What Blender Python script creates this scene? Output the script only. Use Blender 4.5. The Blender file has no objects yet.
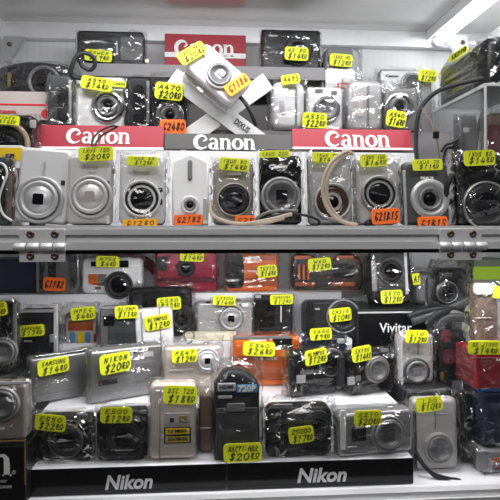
import bpy, bmesh, math, random
from mathutils import Vector, Matrix, Euler
sc = bpy.context.scene
COL = sc.collection
R = math.radians
F, HY, YAW, ZC = 540.0, 225.0, R(4.0), 1.30
EYE = Vector((0, 0, ZC))

# ------------------------------------------------------------------ camera
cd = bpy.data.cameras.new('camera'); co = bpy.data.objects.new('camera', cd); COL.objects.link(co)
co.location = EYE; co.rotation_euler = (R(90), 0, -YAW)
cd.sensor_width = 36; cd.lens = 36 * F / 500; cd.shift_y = (HY - 250) / 500; cd.clip_start = .02
sc.camera = co

def at(px, py, Y):
    """world point at depth plane Y seen at photo pixel (px, py)"""
    dx, dz = (px - 250) / F, (HY - py) / F
    X, Yd = dx * math.cos(YAW) + math.sin(YAW), -dx * math.sin(YAW) + math.cos(YAW)
    t = Y / Yd
    return Vector((X * t, Y, ZC + dz * t))

# --------------------------------------------------------------- materials
MATS = {}
def mat(name, col, rough=.4, metal=0., var=.06, scale=60, bump=0., spec=.5, coat=0.):
    if name in MATS: return MATS[name]
    m = bpy.data.materials.new(name); m.use_nodes = True
    nt = m.node_tree; b = nt.nodes['Principled BSDF']
    tc = nt.nodes.new('ShaderNodeTexCoord'); nz = nt.nodes.new('ShaderNodeTexNoise')
    nz.inputs['Scale'].default_value = scale; nz.inputs['Detail'].default_value = 3
    nt.links.new(tc.outputs['Object'], nz.inputs['Vector'])
    mx = nt.nodes.new('ShaderNodeMix'); mx.data_type = 'RGBA'
    nt.links.new(nz.outputs['Fac'], mx.inputs[0])
    c = Vector(col[:3])
    mx.inputs[6].default_value = (*[max(0, v * (1 - var)) for v in c], 1)
    mx.inputs[7].default_value = (*[min(1, v * (1 + var)) for v in c], 1)
    nt.links.new(mx.outputs[2], b.inputs['Base Color'])
    b.inputs['Roughness'].default_value = rough; b.inputs['Metallic'].default_value = metal
    b.inputs['Specular IOR Level'].default_value = spec; b.inputs['Coat Weight'].default_value = coat
    if bump:
        bp = nt.nodes.new('ShaderNodeBump'); bp.inputs['Strength'].default_value = bump; bp.inputs['Distance'].default_value = .002
        nt.links.new(nz.outputs['Fac'], bp.inputs['Height']); nt.links.new(bp.outputs[0], b.inputs['Normal'])
    MATS[name] = m
    return m

def film(name, gain, rough, bump, tint=.97, ior=1.5, scale=90, base=.0, haze=0.):
    m = bpy.data.materials.new(name); m.use_nodes = True
    nt = m.node_tree; nt.nodes.remove(nt.nodes['Principled BSDF']); out = nt.nodes['Material Output']
    tr = nt.nodes.new('ShaderNodeBsdfTransparent'); tr.inputs[0].default_value = (tint, tint, tint, 1)
    gl = nt.nodes.new('ShaderNodeBsdfGlossy'); gl.inputs['Roughness'].default_value = rough
    fr = nt.nodes.new('ShaderNodeFresnel'); fr.inputs[0].default_value = ior
    ma = nt.nodes.new('ShaderNodeMath'); ma.operation = 'MULTIPLY_ADD'; ma.inputs[1].default_value = gain; ma.inputs[2].default_value = base; ma.use_clamp = True
    mn = nt.nodes.new('ShaderNodeMath'); mn.operation = 'MINIMUM'; mn.inputs[1].default_value = .38
    nt.links.new(fr.outputs[0], ma.inputs[0]); nt.links.new(ma.outputs[0], mn.inputs[0])
    if bump:
        tc = nt.nodes.new('ShaderNodeTexCoord'); nz = nt.nodes.new('ShaderNodeTexNoise'); nz.inputs['Scale'].default_value = scale
        nz.inputs['Detail'].default_value = 2; nz.inputs['Distortion'].default_value = 1.2
        nt.links.new(tc.outputs['Object'], nz.inputs['Vector'])
        bp = nt.nodes.new('ShaderNodeBump'); bp.inputs['Strength'].default_value = bump; bp.inputs['Distance'].default_value = .004
        nt.links.new(nz.outputs['Fac'], bp.inputs['Height'])
        nt.links.new(bp.outputs[0], gl.inputs['Normal']); nt.links.new(bp.outputs[0], fr.inputs['Normal'])
    ms = nt.nodes.new('ShaderNodeMixShader')
    nt.links.new(mn.outputs[0], ms.inputs[0]); nt.links.new(tr.outputs[0], ms.inputs[1]); nt.links.new(gl.outputs[0], ms.inputs[2])
    last = ms
    if haze:
        df = nt.nodes.new('ShaderNodeBsdfDiffuse'); df.inputs[0].default_value = (.8, .8, .8, 1)
        m2 = nt.nodes.new('ShaderNodeMixShader'); m2.inputs[0].default_value = haze
        nt.links.new(ms.outputs[0], m2.inputs[1]); nt.links.new(df.outputs[0], m2.inputs[2]); last = m2
    nt.links.new(last.outputs[0], out.inputs[0])
    MATS[name] = m
    return m

film('film', 2.2, .05, .28, .985, 1.45, 60, -.03, .0)
film('film_loose', 3.0, .06, .38, .98, 1.5, 50, -.05, .003)
film('acrylic', .45, .03, 0, .98, 1.49, 50, 0, .008)
film('acrylic_edge', 1.5, .2, .2, .85, 1.5, 60, .1, .45)
film('pane_glass', .5, .05, 0, .99, 1.45, 50, 0, .003)

def M(n): return MATS[n]
mat('silver', (.50, .50, .505), .34, .4); mat('silver_light', (.72, .72, .73), .36, .25); mat('silver_pink', (.56, .545, .54), .36, .3)
mat('white_shell', (.86, .86, .86), .3); mat('champagne', (.60, .54, .47), .4, .3); mat('taupe', (.36, .33, .31), .4, .3)
mat('dark_grey', (.075, .077, .08), .4, .2); mat('mid_grey', (.22, .22, .225), .4, .3); mat('black', (.006, .006, .007), .32, spec=.3); mat('black_gloss', (.006, .006, .007), .15, spec=.35)
mat('charcoal', (.02, .021, .023), .4, spec=.35); mat('navy', (.012, .018, .05), .4); mat('chrome', (.82, .82, .83), .16, 1.0); mat('steel', (.55, .54, .52), .3, .9)
mat('glass_dark', (.004, .004, .006), .08, spec=.3); mat('tan_ring', (.42, .31, .20), .5); mat('champagne_light', (.60, .53, .485), .36, .25); mat('mustard', (.50, .40, .03), .5); mat('lens_black', (.018, .017, .017), .45, spec=.3); mat('silver_dim', (.33, .33, .335), .32, .6); mat('red_dark', (.22, .008, .02), .45); mat('glass_grey', (.16, .16, .17), .1, coat=1.0); mat('glass_copper', (.10, .045, .03), .1, .3, coat=1.0)
mat('red_shell', (.30, .010, .04), .3, .15, coat=.4); mat('orange_shell', (.72, .15, .018), .32, .05, coat=.3); mat('orange_dark', (.36, .075, .014), .35)
mat('maroon', (.11, .015, .03), .8, bump=.5); mat('red_card', (.38, .012, .03), .5); mat('red_print', (.7, .02, .03), .5); mat('pink_card', (.56, .48, .46), .5)
mat('white_print', (.9, .9, .9), .5); mat('white_paint', (.82, .82, .83), .35); mat('grey_print', (.45, .45, .45), .5); mat('yellow_card', (.85, .58, .01), .5)
mat('tag_yellow', (.80, .86, .012), .55, var=.03); mat('tag_orange', (1., .17, .012), .55, var=.03); mat('tag_amber', (1., .42, .01), .5, var=.03); mat('ink', (.015, .014, .02), .6); mat('ink_red', (.25, .01, .01), .6)
mat('blue_print', (.09, .28, .50), .5); mat('blue_foil', (.03, .14, .42), .25, .6, bump=.7, scale=120); mat('lime', (.42, .66, .03), .5); mat('green_grey', (.16, .2, .12), .5)
mat('cord_beige', (.50, .42, .33), .8); mat('cord_grey', (.22, .21, .20), .8); mat('cord_black', (.012, .012, .012), .7); mat('cream', (.78, .72, .55), .5)
mat('aluminium', (.86, .86, .87), .38, .4); mat('aluminium_dark', (.5, .5, .5), .38, .5); mat('riser_grey', (.20, .195, .2), .4); mat('plate_grey', (.055, .051, .05), .45)
mat('wall_white', (.74, .745, .75), .55, scale=14, var=.03); mat('ceiling_metal', (.72, .71, .70), .2, .6, scale=9, var=.04); mat('shelf_white', (.86, .86, .88), .35)
mat('gasket', (.01, .01, .01), .6); mat('copper_foil', (.31, .22, .185), .35, .5, bump=.6, scale=120); mat('gold_edge', (.28, .19, .05), .4, .4); mat('kraft', (.16, .11, .08), .6)
mat('screw_metal', (.16, .12, .10), .4, .8)
def ribs():
    nt = M('wall_white').node_tree; tc = nt.nodes.new('ShaderNodeTexCoord'); wv = nt.nodes.new('ShaderNodeTexWave'); wv.bands_direction = 'X'; wv.inputs['Scale'].default_value = 28
    nt.links.new(tc.outputs['Object'], wv.inputs['Vector']); bp = nt.nodes.new('ShaderNodeBump'); bp.inputs['Strength'].default_value = .25; bp.inputs['Distance'].default_value = .001
    nt.links.new(wv.outputs['Fac'], bp.inputs['Height']); nt.links.new(bp.outputs[0], nt.nodes['Principled BSDF'].inputs['Normal'])
ribs()
def emit(name, col, s):
    m = bpy.data.materials.new(name); m.use_nodes = True; nt = m.node_tree; nt.nodes.remove(nt.nodes['Principled BSDF'])
    e = nt.nodes.new('ShaderNodeEmission'); e.inputs[0].default_value = (*col, 1); e.inputs[1].default_value = s
    nt.links.new(e.outputs[0], nt.nodes['Material Output'].inputs[0]); MATS[name] = m
emit('tube_glow', (.95, .98, 1.), 15.0)
def camo():
    m = mat('camo_shell', (.4, .1, .02), .35, coat=.5); nt = m.node_tree; b = nt.nodes['Principled BSDF']
    tc = nt.nodes.new('ShaderNodeTexCoord'); w = nt.nodes.new('ShaderNodeTexNoise'); w.inputs['Scale'].default_value = 70; w.inputs['Distortion'].default_value = 1.5
    nt.links.new(tc.outputs['Object'], w.inputs['Vector']); r = nt.nodes.new('ShaderNodeValToRGB')
    r.color_ramp.elements[0].position = .60; r.color_ramp.elements[0].color = (.02, .018, .016, 1); r.color_ramp.elements[1].position = .66; r.color_ramp.elements[1].color = (.36, .075, .015, 1)
    nt.links.new(w.outputs['Fac'], r.inputs[0]); nt.links.new(r.outputs[0], b.inputs['Base Color'])
camo()

# ------------------------------------------------------------ mesh helpers
def link(name, me, m=None, parent=None, smooth=None):
    o = bpy.data.objects.new(name, me); COL.objects.link(o)
    if m is not None: me.materials.append(M(m) if isinstance(m, str) else m)
    if parent is not None: o.parent = parent
    return o
def mesh(name, vs, fs, m=None, parent=None, smooth=False):
    me = bpy.data.meshes.new(name); me.from_pydata([tuple(v) for v in vs], [], fs); me.update()
    if smooth:
        for p in me.polygons: p.use_smooth = len(p.vertices) <= 4
    bm = bmesh.new(); bm.from_mesh(me); bmesh.ops.recalc_face_normals(bm, faces=bm.faces); bm.to_mesh(me); bm.free()
    return link(name, me, m, parent)
class MB:
    def __init__(s): s.v = []; s.f = []
    def add(s, vs, fs):
        b = len(s.v); s.v += [tuple(v) for v in vs]; s.f += [tuple(b + i for i in f) for f in fs]
    def box(s, x0, x1, y0, y1, z0, z1):
        s.add([(x, y, z) for z in (z0, z1) for y in (y0, y1) for x in (x0, x1)],
              [(0, 2, 3, 1), (4, 5, 7, 6), (0, 1, 5, 4), (2, 6, 7, 3), (0, 4, 6, 2), (1, 3, 7, 5)])
    def build(s, name, m, parent=None, smooth=False): return mesh(name, s.v, s.f, m, parent, smooth)
def outline(w, h, r, n=5):
    r = max(1e-5, min(r, w * .499, h * .499)); pts = []
    for cx, cz, a0 in ((w/2 - r, h/2 - r, 0), (-w/2 + r, h/2 - r, 90), (-w/2 + r, -h/2 + r, 180), (w/2 - r, -h/2 + r, 270)):
        for i in range(n + 1):
            a = R(a0 + 90 * i / n); pts.append((cx + r * math.cos(a), cz + r * math.sin(a)))
    return pts
def slab(w, h, t, r, bev=.002, cx=0, cz=0, cy=0, n=5, pts=None):
    """rounded plate: outline in XZ, thickness along Y, softened edges"""
    pts = pts or outline(w, h, r, n); N = len(pts)
    bev = min(bev, t * .45)
    mx = max(abs(p[0]) for p in pts) or 1; mz = max(abs(p[1]) for p in pts) or 1
    vs, fs = [], []
    prof = [(-t/2, 1), (-t/2 + bev * .3, .35), (-t/2 + bev, 0), (t/2 - bev, 0), (t/2 - bev * .3, .35), (t/2, 1)]
    for y, k in prof:
        for x, z in pts: vs.append((cx + x * (1 - k * bev / mx), cy + y, cz + z * (1 - k * bev / mz)))
    for a in range(len(prof) - 1):
        for i in range(N):
            j = (i + 1) % N; fs.append((a*N + i, a*N + j, (a+1)*N + j, (a+1)*N + i))
    fs.append(tuple(range(N))); fs.append(tuple((len(prof)-1)*N + i for i in reversed(range(N))))
    return vs, fs
def lathe(prof, cx, cy, cz, n=36, close=True):
    """profile [(radius, y)] turned about the Y axis"""
    vs, fs = [], []
    for r, y in prof:
        for i in range(n):
            a = 2 * math.pi * i / n; vs.append((cx + r * math.cos(a), cy + y, cz + r * math.sin(a)))
    for k in range(len(prof) - 1):
        for i in range(n):
            j = (i + 1) % n; fs.append((k*n + i, k*n + j, (k+1)*n + j, (k+1)*n + i))
    if close:
        if prof[0][0] > 1e-6: fs.append(tuple(range(n)))
        if prof[-1][0] > 1e-6: fs.append(tuple((len(prof)-1)*n + i for i in reversed(range(n))))
    return vs, fs
def spline(pts, sub=8):
    P = [Vector(p) for p in pts]; P = [2*P[0] - P[1]] + P + [2*P[-1] - P[-2]]; out = []
    for i in range(1, len(P) - 2):
        for k in range(sub):
            t = k / sub; a, b, c, d = P[i-1], P[i], P[i+1], P[i+2]
            out.append(.5 * ((2*b) + (c - a)*t + (2*a - 5*b + 4*c - d)*t*t + (3*b - a - 3*c + d)*t**3))
    out.append(P[-2]); return out
def tube(pts, r, n=8, flat=1.):
    vs, fs = [], []; up = Vector((0, 0, 1))
    for i, p in enumerate(pts):
        d = (pts[min(i+1, len(pts)-1)] - pts[max(i-1, 0)]).normalized()
        s = d.cross(Vector((0, 1, 0)));
        if s.length < .05: s = d.cross(up)
        s.normalize(); u = s.cross(d)
        for k in range(n):
            a = 2*math.pi*k/n; vs.append(p + s * r * math.cos(a) + u * r * flat * math.sin(a))
    for i in range(len(pts) - 1):
        for k in range(n):
            j = (k+1) % n; fs.append((i*n + k, i*n + j, (i+1)*n + j, (i+1)*n + k))
    fs.append(tuple(range(n))); fs.append(tuple((len(pts)-1)*n + k for k in reversed(range(n))))
    return vs, fs
def tag_props(o, label=None, cat=None, group=None, kind=None):
    if label: o['label'] = label
    if cat: o['category'] = cat
    if group: o['group'] = group
    if kind: o['kind'] = kind
    return o
def thing(name, label, cat, loc, rot=(0, 0, 0), group=None):
    o = bpy.data.objects.new(name, None); COL.objects.link(o); o.empty_display_size = .02
    o.location = loc; o.rotation_euler = rot
    return tag_props(o, label, cat, group)
def Minv(root): return Matrix.LocRotScale(root.location, Euler(root.rotation_euler), None).inverted()
def hit(root, px, py, yl):
    """where the sight line of a photo pixel meets the local plane y = yl of a thing; also metres per pixel there"""
    Mi = Minv(root); o = Mi @ EYE; p = Mi @ at(px, py, 1.0); d = p - o
    t = (yl - o.y) / d.y; q = o + d * t
    w = at(px, py, 1.0); depth = (w - EYE).dot(Vector((math.sin(YAW), math.cos(YAW), 0))) * t
    return q.x, q.z, depth / F

# ---------------------------------------------------------------- lettering
def font_mesh(txt, size, bold=0, shear=0, ext=.0003):
    cu = bpy.data.curves.new('lettering', 'FONT'); cu.body = txt; cu.size = size; cu.offset = bold; cu.shear = shear
    cu.extrude = ext; cu.align_x = 'CENTER'; cu.align_y = 'CENTER'; cu.resolution_u = 3
    o = bpy.data.objects.new('lettering', cu); COL.objects.link(o)
    me = bpy.data.meshes.new_from_object(o.evaluated_get(bpy.context.evaluated_depsgraph_get()))
    bpy.data.objects.remove(o); bpy.data.curves.remove(cu); me.materials.clear(); me.name = 'lettering'
    return me
def lettering(txt, width, height, m, parent, x, y, z, turn=0, bold=0, shear=0, name='lettering'):
    """print on a surface facing -Y, scaled to the width and height given"""
    me = font_mesh(txt, .02, bold * .02, shear)
    xs = [v.co.x for v in me.vertices]; ys = [v.co.y for v in me.vertices]
    if not xs: return None
    sx = width / (max(xs) - min(xs)); sy = height / (max(ys) - min(ys)) if height else sx
    cx, cy = (max(xs) + min(xs)) / 2, (max(ys) + min(ys)) / 2; c, s = math.cos(R(turn)), math.sin(R(turn))
    for v in me.vertices:
        a, b = (v.co.x - cx) * sx, (v.co.y - cy) * sy
        v.co = (x + a * c - b * s, y - v.co.z, z + a * s + b * c)
    me.update(); return link(name, me, m, parent)
# serif letters of the camera maker's sign, as broad-nib strokes (unit: x height 1)
def nib(mb, pts, ws, X, Y, Z, sc_, closed=False):
    L, Rr = [], []; n = len(pts)
    for i, p in enumerate(pts):
        a = Vector(pts[(i-1) % n] if closed else pts[max(i-1, 0)]); b = Vector(pts[(i+1) % n] if closed else pts[min(i+1, n-1)])
        d = (b - a).normalized(); nrm = Vector((-d.y, d.x)); w = ws[i] / 2
        L.append(Vector(p) + nrm * w); Rr.append(Vector(p) - nrm * w)
    vs = []
    for yy in (0, .0004):
        for l, r in zip(L, Rr): vs += [(X + l.x*sc_, Y - yy, Z + l.y*sc_), (X + r.x*sc_, Y - yy, Z + r.y*sc_)]
    fs = []; m = n if closed else n - 1
    for i in range(m):
        j = (i + 1) % n; o = 2 * n
        fs += [(2*i, 2*j, 2*j+1, 2*i+1), (o+2*i, o+2*i+1, o+2*j+1, o+2*j), (2*i, o+2*i, o+2*j, 2*j), (2*i+1, 2*j+1, o+2*j+1, o+2*i+1)]
    mb.add(vs, fs)
def arc(cx, cy, rx, ry, a0, a1, n): return [(cx + rx*math.cos(R(a0 + (a1-a0)*i/n)), cy + ry*math.sin(R(a0 + (a1-a0)*i/n))) for i in range(n+1)]
def serif_glyph(mb, ch, ox, X, Y, Z, s):
    P = lambda pts: [(x + ox, y) for x, y in pts]
    if ch == 'C':
        pts = arc(.62, .62, .50, .56, 48, 318, 26)
        ws = [.08 + .26 * max(0, math.sin(math.pi * min(1, (i / 26) * 1.12))) ** .8 for i in range(27)]
        nib(mb, P(pts), ws, X, Y, Z, s)
        nib(mb, P([(.93, 1.06), (.99, .90), (.86, .76), (.70, .70)]), [.06, .20, .15, .02], X, Y, Z, s); return 1.16
    if ch == 'a':
        nib(mb, P([(.12, .80), (.25, .93), (.45, .95), (.60, .84), (.63, .6), (.63, .15), (.70, .04), (.82, .04)]), [.16, .13, .12, .20, .25, .25, .2, .07], X, Y, Z, s)
        nib(mb, P(arc(.37, .29, .24, .23, 70, 400, 18)), [.1 + .16 * abs(math.cos(R((70 + 330*i/18)))) for i in range(19)], X, Y, Z, s); return .88
    if ch == 'n':
        nib(mb, P([(.20, 0), (.20, .5), (.20, .98)]), [.25, .25, .25], X, Y, Z, s)
        nib(mb, P([(.02, .92), (.2, .94)]), [.09, .1], X, Y, Z, s); nib(mb, P([(.02, .04), (.40, .04)]), [.08, .08], X, Y, Z, s)
        nib(mb, P([(.28, .74), (.44, .90), (.60, .90), (.72, .76), (.74, .5), (.74, 0)]), [.06, .12, .15, .22, .25, .25], X, Y, Z, s)
        nib(mb, P([(.56, .04), (.94, .04)]), [.08, .08], X, Y, Z, s); return 1.0
    if ch == 'o':
        nib(mb, P(arc(.45, .49, .34, .43, 0, 345, 23)), [.12 + .15 * abs(math.cos(R(15*i))) ** 1.3 for i in range(24)], X, Y, Z, s, True); return .92
    return .3
def serif_word(txt, cx, cz, width, y, m, parent, name='lettering'):
    total = sum({'C': 1.16, 'a': .88, 'n': 1.0, 'o': .92}[c] for c in txt); s = width / total; mb = MB(); ox = 0
    for c in txt: ox += serif_glyph(mb, c, ox, cx - width/2, y, cz - s * .5, s)
    return mb.build(name, m, parent)
# handwriting: pen strokes on a 0..1 by 0..1.5 grid
H = {'0': [[(.5,1.5),(.1,1.1),(.1,.4),(.5,0),(.9,.4),(.9,1.1),(.5,1.5)]], '1': [[(.3,1.2),(.6,1.5),(.45,0)]], '2': [[(.1,1.2),(.5,1.5),(.85,1.1),(.1,0),(.95,.05)]],
 '3': [[(.1,1.4),(.8,1.4),(.4,.85),(.85,.5),(.5,0),(.05,.2)]], '4': [[(.5,1.5),(.05,.5),(.95,.5)],[(.7,1.0),(.6,0)]], '5': [[(.9,1.5),(.25,1.5),(.15,.85),(.75,.8),(.8,.25),(.1,0)]],
 '6': [[(.8,1.5),(.2,.7),(.3,.05),(.85,.2),(.75,.7),(.2,.5)]], '7': [[(.05,1.45),(.95,1.5),(.4,0)]], '8': [[(.8,1.3),(.4,1.5),(.2,1.15),(.8,.45),(.5,0),(.15,.35),(.8,1.3)]],
 '9': [[(.85,1.2),(.4,1.5),(.15,1.0),(.8,.95),(.85,1.3),(.6,0)]], '$': [[(.9,1.25),(.4,1.4),(.15,1.05),(.8,.5),(.5,.1),(.05,.3)],[(.6,1.7),(.4,-.2)]], '/': [[(.8,1.6),(.2,-.1)]], ' ': [], '-': [[(.1,.7),(.9,.8)]],
 'A': [[(0,0),(.5,1.5),(.95,0)],[(.2,.6),(.8,.6)]], 'B': [[(.1,0),(.2,1.5),(.8,1.2),(.2,.8),(.85,.4),(.1,0)]], 'C': [[(.9,1.3),(.4,1.5),(.1,.7),(.4,0),(.9,.2)]], 'D': [[(.1,0),(.2,1.5),(.9,.9),(.7,.1),(.1,0)]],
 'E': [[(.9,1.5),(.2,1.5),(.1,0),(.85,0)],[(.15,.8),(.7,.8)]], 'F': [[(.9,1.5),(.2,1.5),(.1,0)],[(.15,.8),(.7,.8)]], 'G': [[(.9,1.3),(.4,1.5),(.1,.7),(.4,0),(.9,.3),(.5,.6)]], 'H': [[(.1,1.5),(.1,0)],[(.9,1.5),(.85,0)],[(.1,.75),(.9,.75)]],
 'I': [[(.5,1.5),(.45,0)]], 'K': [[(.1,1.5),(.15,0)],[(.9,1.5),(.15,.7),(.9,0)]], 'J': [[(.7,1.5),(.7,.3),(.4,0),(.1,.3)]], 'Q': [[(.5,1.5),(.1,.8),(.5,0),(.9,.8),(.5,1.5)],[(.5,.4),(.95,-.1)]], 'L': [[(.2,1.5),(.1,0),(.9,.05)]], 'M': [[(0,0),(.2,1.5),(.5,.5),(.85,1.5),(.95,0)]], 'N': [[(.1,0),(.2,1.5),(.8,0),(.9,1.5)]], 'O': [[(.5,1.5),(.1,.8),(.5,0),(.9,.8),(.5,1.5)]],
 'P': [[(.1,0),(.2,1.5),(.9,1.2),(.2,.7)]], 'R': [[(.1,0),(.2,1.5),(.9,1.2),(.2,.8),(.9,0)]], 'S': [[(.9,1.35),(.4,1.5),(.2,1.0),(.8,.5),(.5,0),(.05,.15)]], 'T': [[(.05,1.5),(.95,1.5)],[(.5,1.5),(.45,0)]],
 'U': [[(.1,1.5),(.15,.3),(.5,0),(.85,.3),(.9,1.5)]], 'V': [[(.05,1.5),(.5,0),(.95,1.5)]], 'W': [[(0,1.5),(.25,0),(.5,1.),(.75,0),(1,1.5)]], 'X': [[(.05,1.5),(.95,0)],[(.9,1.5),(.05,0)]], 'Y': [[(.05,1.5),(.5,.8)],[(.95,1.5),(.35,0)]], 'Z': [[(.1,1.5),(.9,1.5),(.1,0),(.9,.05)]]}
def handwrite(mb, txt, cx, cz, cw, ch, pen, rnd, c, s, x0, z0, y):
    n = len(txt); adv = cw
    for k, g in enumerate(txt):
        for st in H.get(g, []):
            pts = []
            for (u, v) in st:
                a = cx + (k - n/2 + .12 + u * .76) * adv + v * .30 * ch * .5 + rnd.uniform(-.03, .03) * adv
                b = cz + (v / 1.5 - .5) * ch + rnd.uniform(-.03, .03) * ch
                pts.append(Vector((a, b)))
            for p, q in zip(pts, pts[1:]):
                d = (q - p)
                if d.length < 1e-7: continue
                d = d.normalized(); e = d * pen * .4; nn = Vector((-d.y, d.x)) * pen / 2
                V = []
                for w in (p - e + nn, q + e + nn, q + e - nn, p - e - nn): V.append((x0 + w.x*c - w.y*s, y, z0 + w.x*s + w.y*c))
                mb.add(V, [(0, 1, 2, 3)])
SEED = [1]
def price_tag(root, yl, box, l1, l2, colour='tag_yellow', turn=0, ink='ink', fold=False):
    x0, y0, x1, y1 = box
    x, z, s = hit(root, (x0 + x1)/2, (y0 + y1)/2, yl); w, h = (x1 - x0) * s, (y1 - y0) * s
    c, sn = math.cos(R(turn)), math.sin(R(turn)); SEED[0] += 1; rnd = random.Random(SEED[0])
    vs, fs = slab(w, h, .0006, min(w, h) * .22, .0002, n=4)
    bend = rnd.uniform(-.0012, .0012)
    vs = [(x + a*c - b*sn, yl + y + bend * ((2*a/w)**2), z + a*sn + b*c) for a, y, b in vs]
    t = mesh('price_tag', vs, fs, colour, root)
    t['label'] = {'tag_yellow': 'fluorescent yellow handwritten price tag', 'tag_orange': 'orange handwritten sticker', 'tag_amber': 'amber handwritten sticker'}[colour]
    mb = MB(); yy = yl - .0008 + min(0, bend)
    if l2:
        handwrite(mb, l1, 0, h * .22, min(w * .78 / max(1, len(l1)), h*.36), h * .25, h * .046, rnd, c, sn, x, z, yy)
        a1 = min(w * .80 / (len(l2) - .6), h*.40); hd, tl = l2[:-2], l2[-2:]; n1 = len(hd); full = n1 + 1.5; dz = rnd.uniform(-.03, .03) * h
        handwrite(mb, hd, w * .03 - .75 * a1, -h * .20 + dz, a1, h * .38, h * .06, rnd, c, sn, x, z, yy)
        handwrite(mb, tl, w * .03 + (n1/2) * a1, -h * .15 + dz, a1 * .72, h * .25, h * .055, rnd, c, sn, x, z, yy)
        handwrite(mb, '-', w * .03 + (n1/2) * a1, -h * .33 + dz, a1 * 1.5, h * .02, h * .05, rnd, c, sn, x, z, yy)
    else: handwrite(mb, l1, 0, 0, w * .84 / len(l1), h * .5, h * .075, rnd, c, sn, x, z, yy)
    if mb.v: mb.build('handwriting', ink, t)

# ------------------------------------------------------------ camera pieces
def lens(root, px, py, rpx, style, ring, yf):
    """lens unit on the front face at y = yf; returns how far it stands out"""
    x, z, s = hit(root, px, py, yf); r = rpx * s
    p = min(.008, r * .35)
    def L(name, prof, m, par=root): 
        vs, fs = lathe(prof, x, yf, z); return mesh(name, vs, fs, m, par, True)
    if style == 'plain':      # shut lens: stepped metal rings and a small blade window
        a = L('lens_ring', [(r, .002), (r, -.3*p), (.95*r, -.45*p), (.86*r, -.45*p), (.85*r, -.25*p), (.80*r, -.25*p), (.79*r, .001)], ring)
        b = L('lens_barrel', [(.79*r, .001), (.79*r, -.7*p), (.76*r, -p), (.62*r, -p), (.60*r, -.8*p), (.56*r, -.8*p), (.55*r, -.95*p), (0, -.95*p)], ring)
        vs, fs = slab(.44*r, .46*r, .0014, .06*r, .0003, x, z, yf - .95*p); mesh('lens_shutter', vs, fs, 'glass_dark' if ring != 'silver_pink' else 'taupe', root)
    elif style == 'dark':     # dark glass filling the ring
        L('lens_ring', [(r, .002), (r, -.5*p), (.97*r, -.75*p), (.90*r, -.75*p), (.87*r, -.3*p)], ring)
        L('lens_barrel', [(.88*r, .001), (.87*r, -.3*p), (.74*r, -.42*p), (.72*r, -.2*p)], 'lens_black')
        L('lens_glass', [(.73*r, -.2*p), (.5*r, -.38*p), (.25*r, -.46*p), (0, -.48*p)], 'glass_dark')
    elif style == 'copper':
        L('lens_ring', [(r, .002), (r, -.5*p), (.96*r, -.8*p), (.88*r, -.8*p), (.84*r, -.3*p)], ring)
        L('lens_barrel', [(.86*r, .001), (.85*r, -.5*p), (.5*r, -.3*p), (.48*r, 0)], 'glass_copper')
        L('lens_glass', [(.5*r, -.1*p), (.3*r, -.35*p), (0, -.45*p)], 'glass_dark')
    elif style == 'bull':     # broad pale ring, small dark pupil
        L('lens_ring', [(r, .002), (r, -.3*p), (.94*r, -.5*p), (.60*r, -.35*p), (.58*r, 0)], ring)
        L('lens_barrel', [(.6*r, 0), (.58*r, -.6*p), (.48*r, -.7*p), (.42*r, -.4*p), (.40*r, -.2*p), (.30*r, -.1*p)], 'mid_grey')
        L('lens_glass', [(.34*r, -.2*p), (.18*r, -.35*p), (0, -.4*p)], 'glass_dark')
    elif style == 'ring':     # thin metal ring on a dark face
        L('lens_ring', [(r, .002), (r, -.4*p), (.97*r, -.6*p), (.92*r, -.6*p), (.91*r, -.1*p)], ring)
        L('lens_barrel', [(.91*r, 0), (.90*r, -.5*p), (.7*r, -.7*p), (.62*r, -.4*p)], 'charcoal')
        L('lens_glass', [(.64*r, -.3*p), (.4*r, -.5*p), (0, -.6*p)], 'glass_dark')
    elif style == 'band':     # broad matt ring round dark glass
        L('lens_ring', [(r, .002), (r, -.4*p), (.97*r, -.6*p), (.82*r, -.6*p), (.79*r, -.1*p)], ring)
        L('lens_barrel', [(.80*r, 0), (.78*r, -.3*p), (.62*r, -.15*p), (.58*r, -.3*p), (.5*r, -.1*p)], 'lens_black')
        L('lens_glass', [(.52*r, -.1*p), (.3*r, -.3*p), (0, -.4*p)], 'glass_dark')
    elif style == 'grey':     # mid grey stepped barrel, square blades
        L('lens_ring', [(r, .002), (r, -.5*p), (.95*r, -.7*p), (.84*r, -.7*p), (.83*r, -.3*p)], ring)
        L('lens_barrel', [(.83*r, 0), (.83*r, -.6*p), (.8*r, -p), (.62*r, -p), (.6*r, -.7*p), (0, -.7*p)], 'mid_grey')
        vs, fs = slab(.6*r, .55*r, .0012, .05*r, .0003, x, z, yf - .72*p); mesh('lens_shutter', vs, fs, 'glass_grey', root)
    return p
def plate(root, name, px, py, wpx, hpx, m, yf, d=.0012, r=.25, label=None, turn=0):
    x, z, s = hit(root, px, py, yf); w, h = wpx * s, hpx * s
    vs, fs = slab(w, h, d * 2, min(w, h) * r, min(d * .6, .0006), 0, 0, yf, n=4)
    c, sn = math.cos(R(turn)), math.sin(R(turn))
    o = mesh(name, [(x + a*c - b*sn, y, z + a*sn + b*c) for a, y, b in vs], fs, m, root, True)
    if label: o['label'] = label
    return o, x, z, s
def cord(root, pts, r, m, name='wrist_strap', flat=1., label=None):
    """strap through (px, py, depth) points; child of root"""
    W = [at(*p) for p in pts]
    if root is not None:
        Mi = Minv(root); W = [Mi @ w for w in W]
    vs, fs = tube(spline(W), r, 8, flat); o = mesh(name, vs, fs, m, root, True)
    if label: o['label'] = label
    return o
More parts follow.
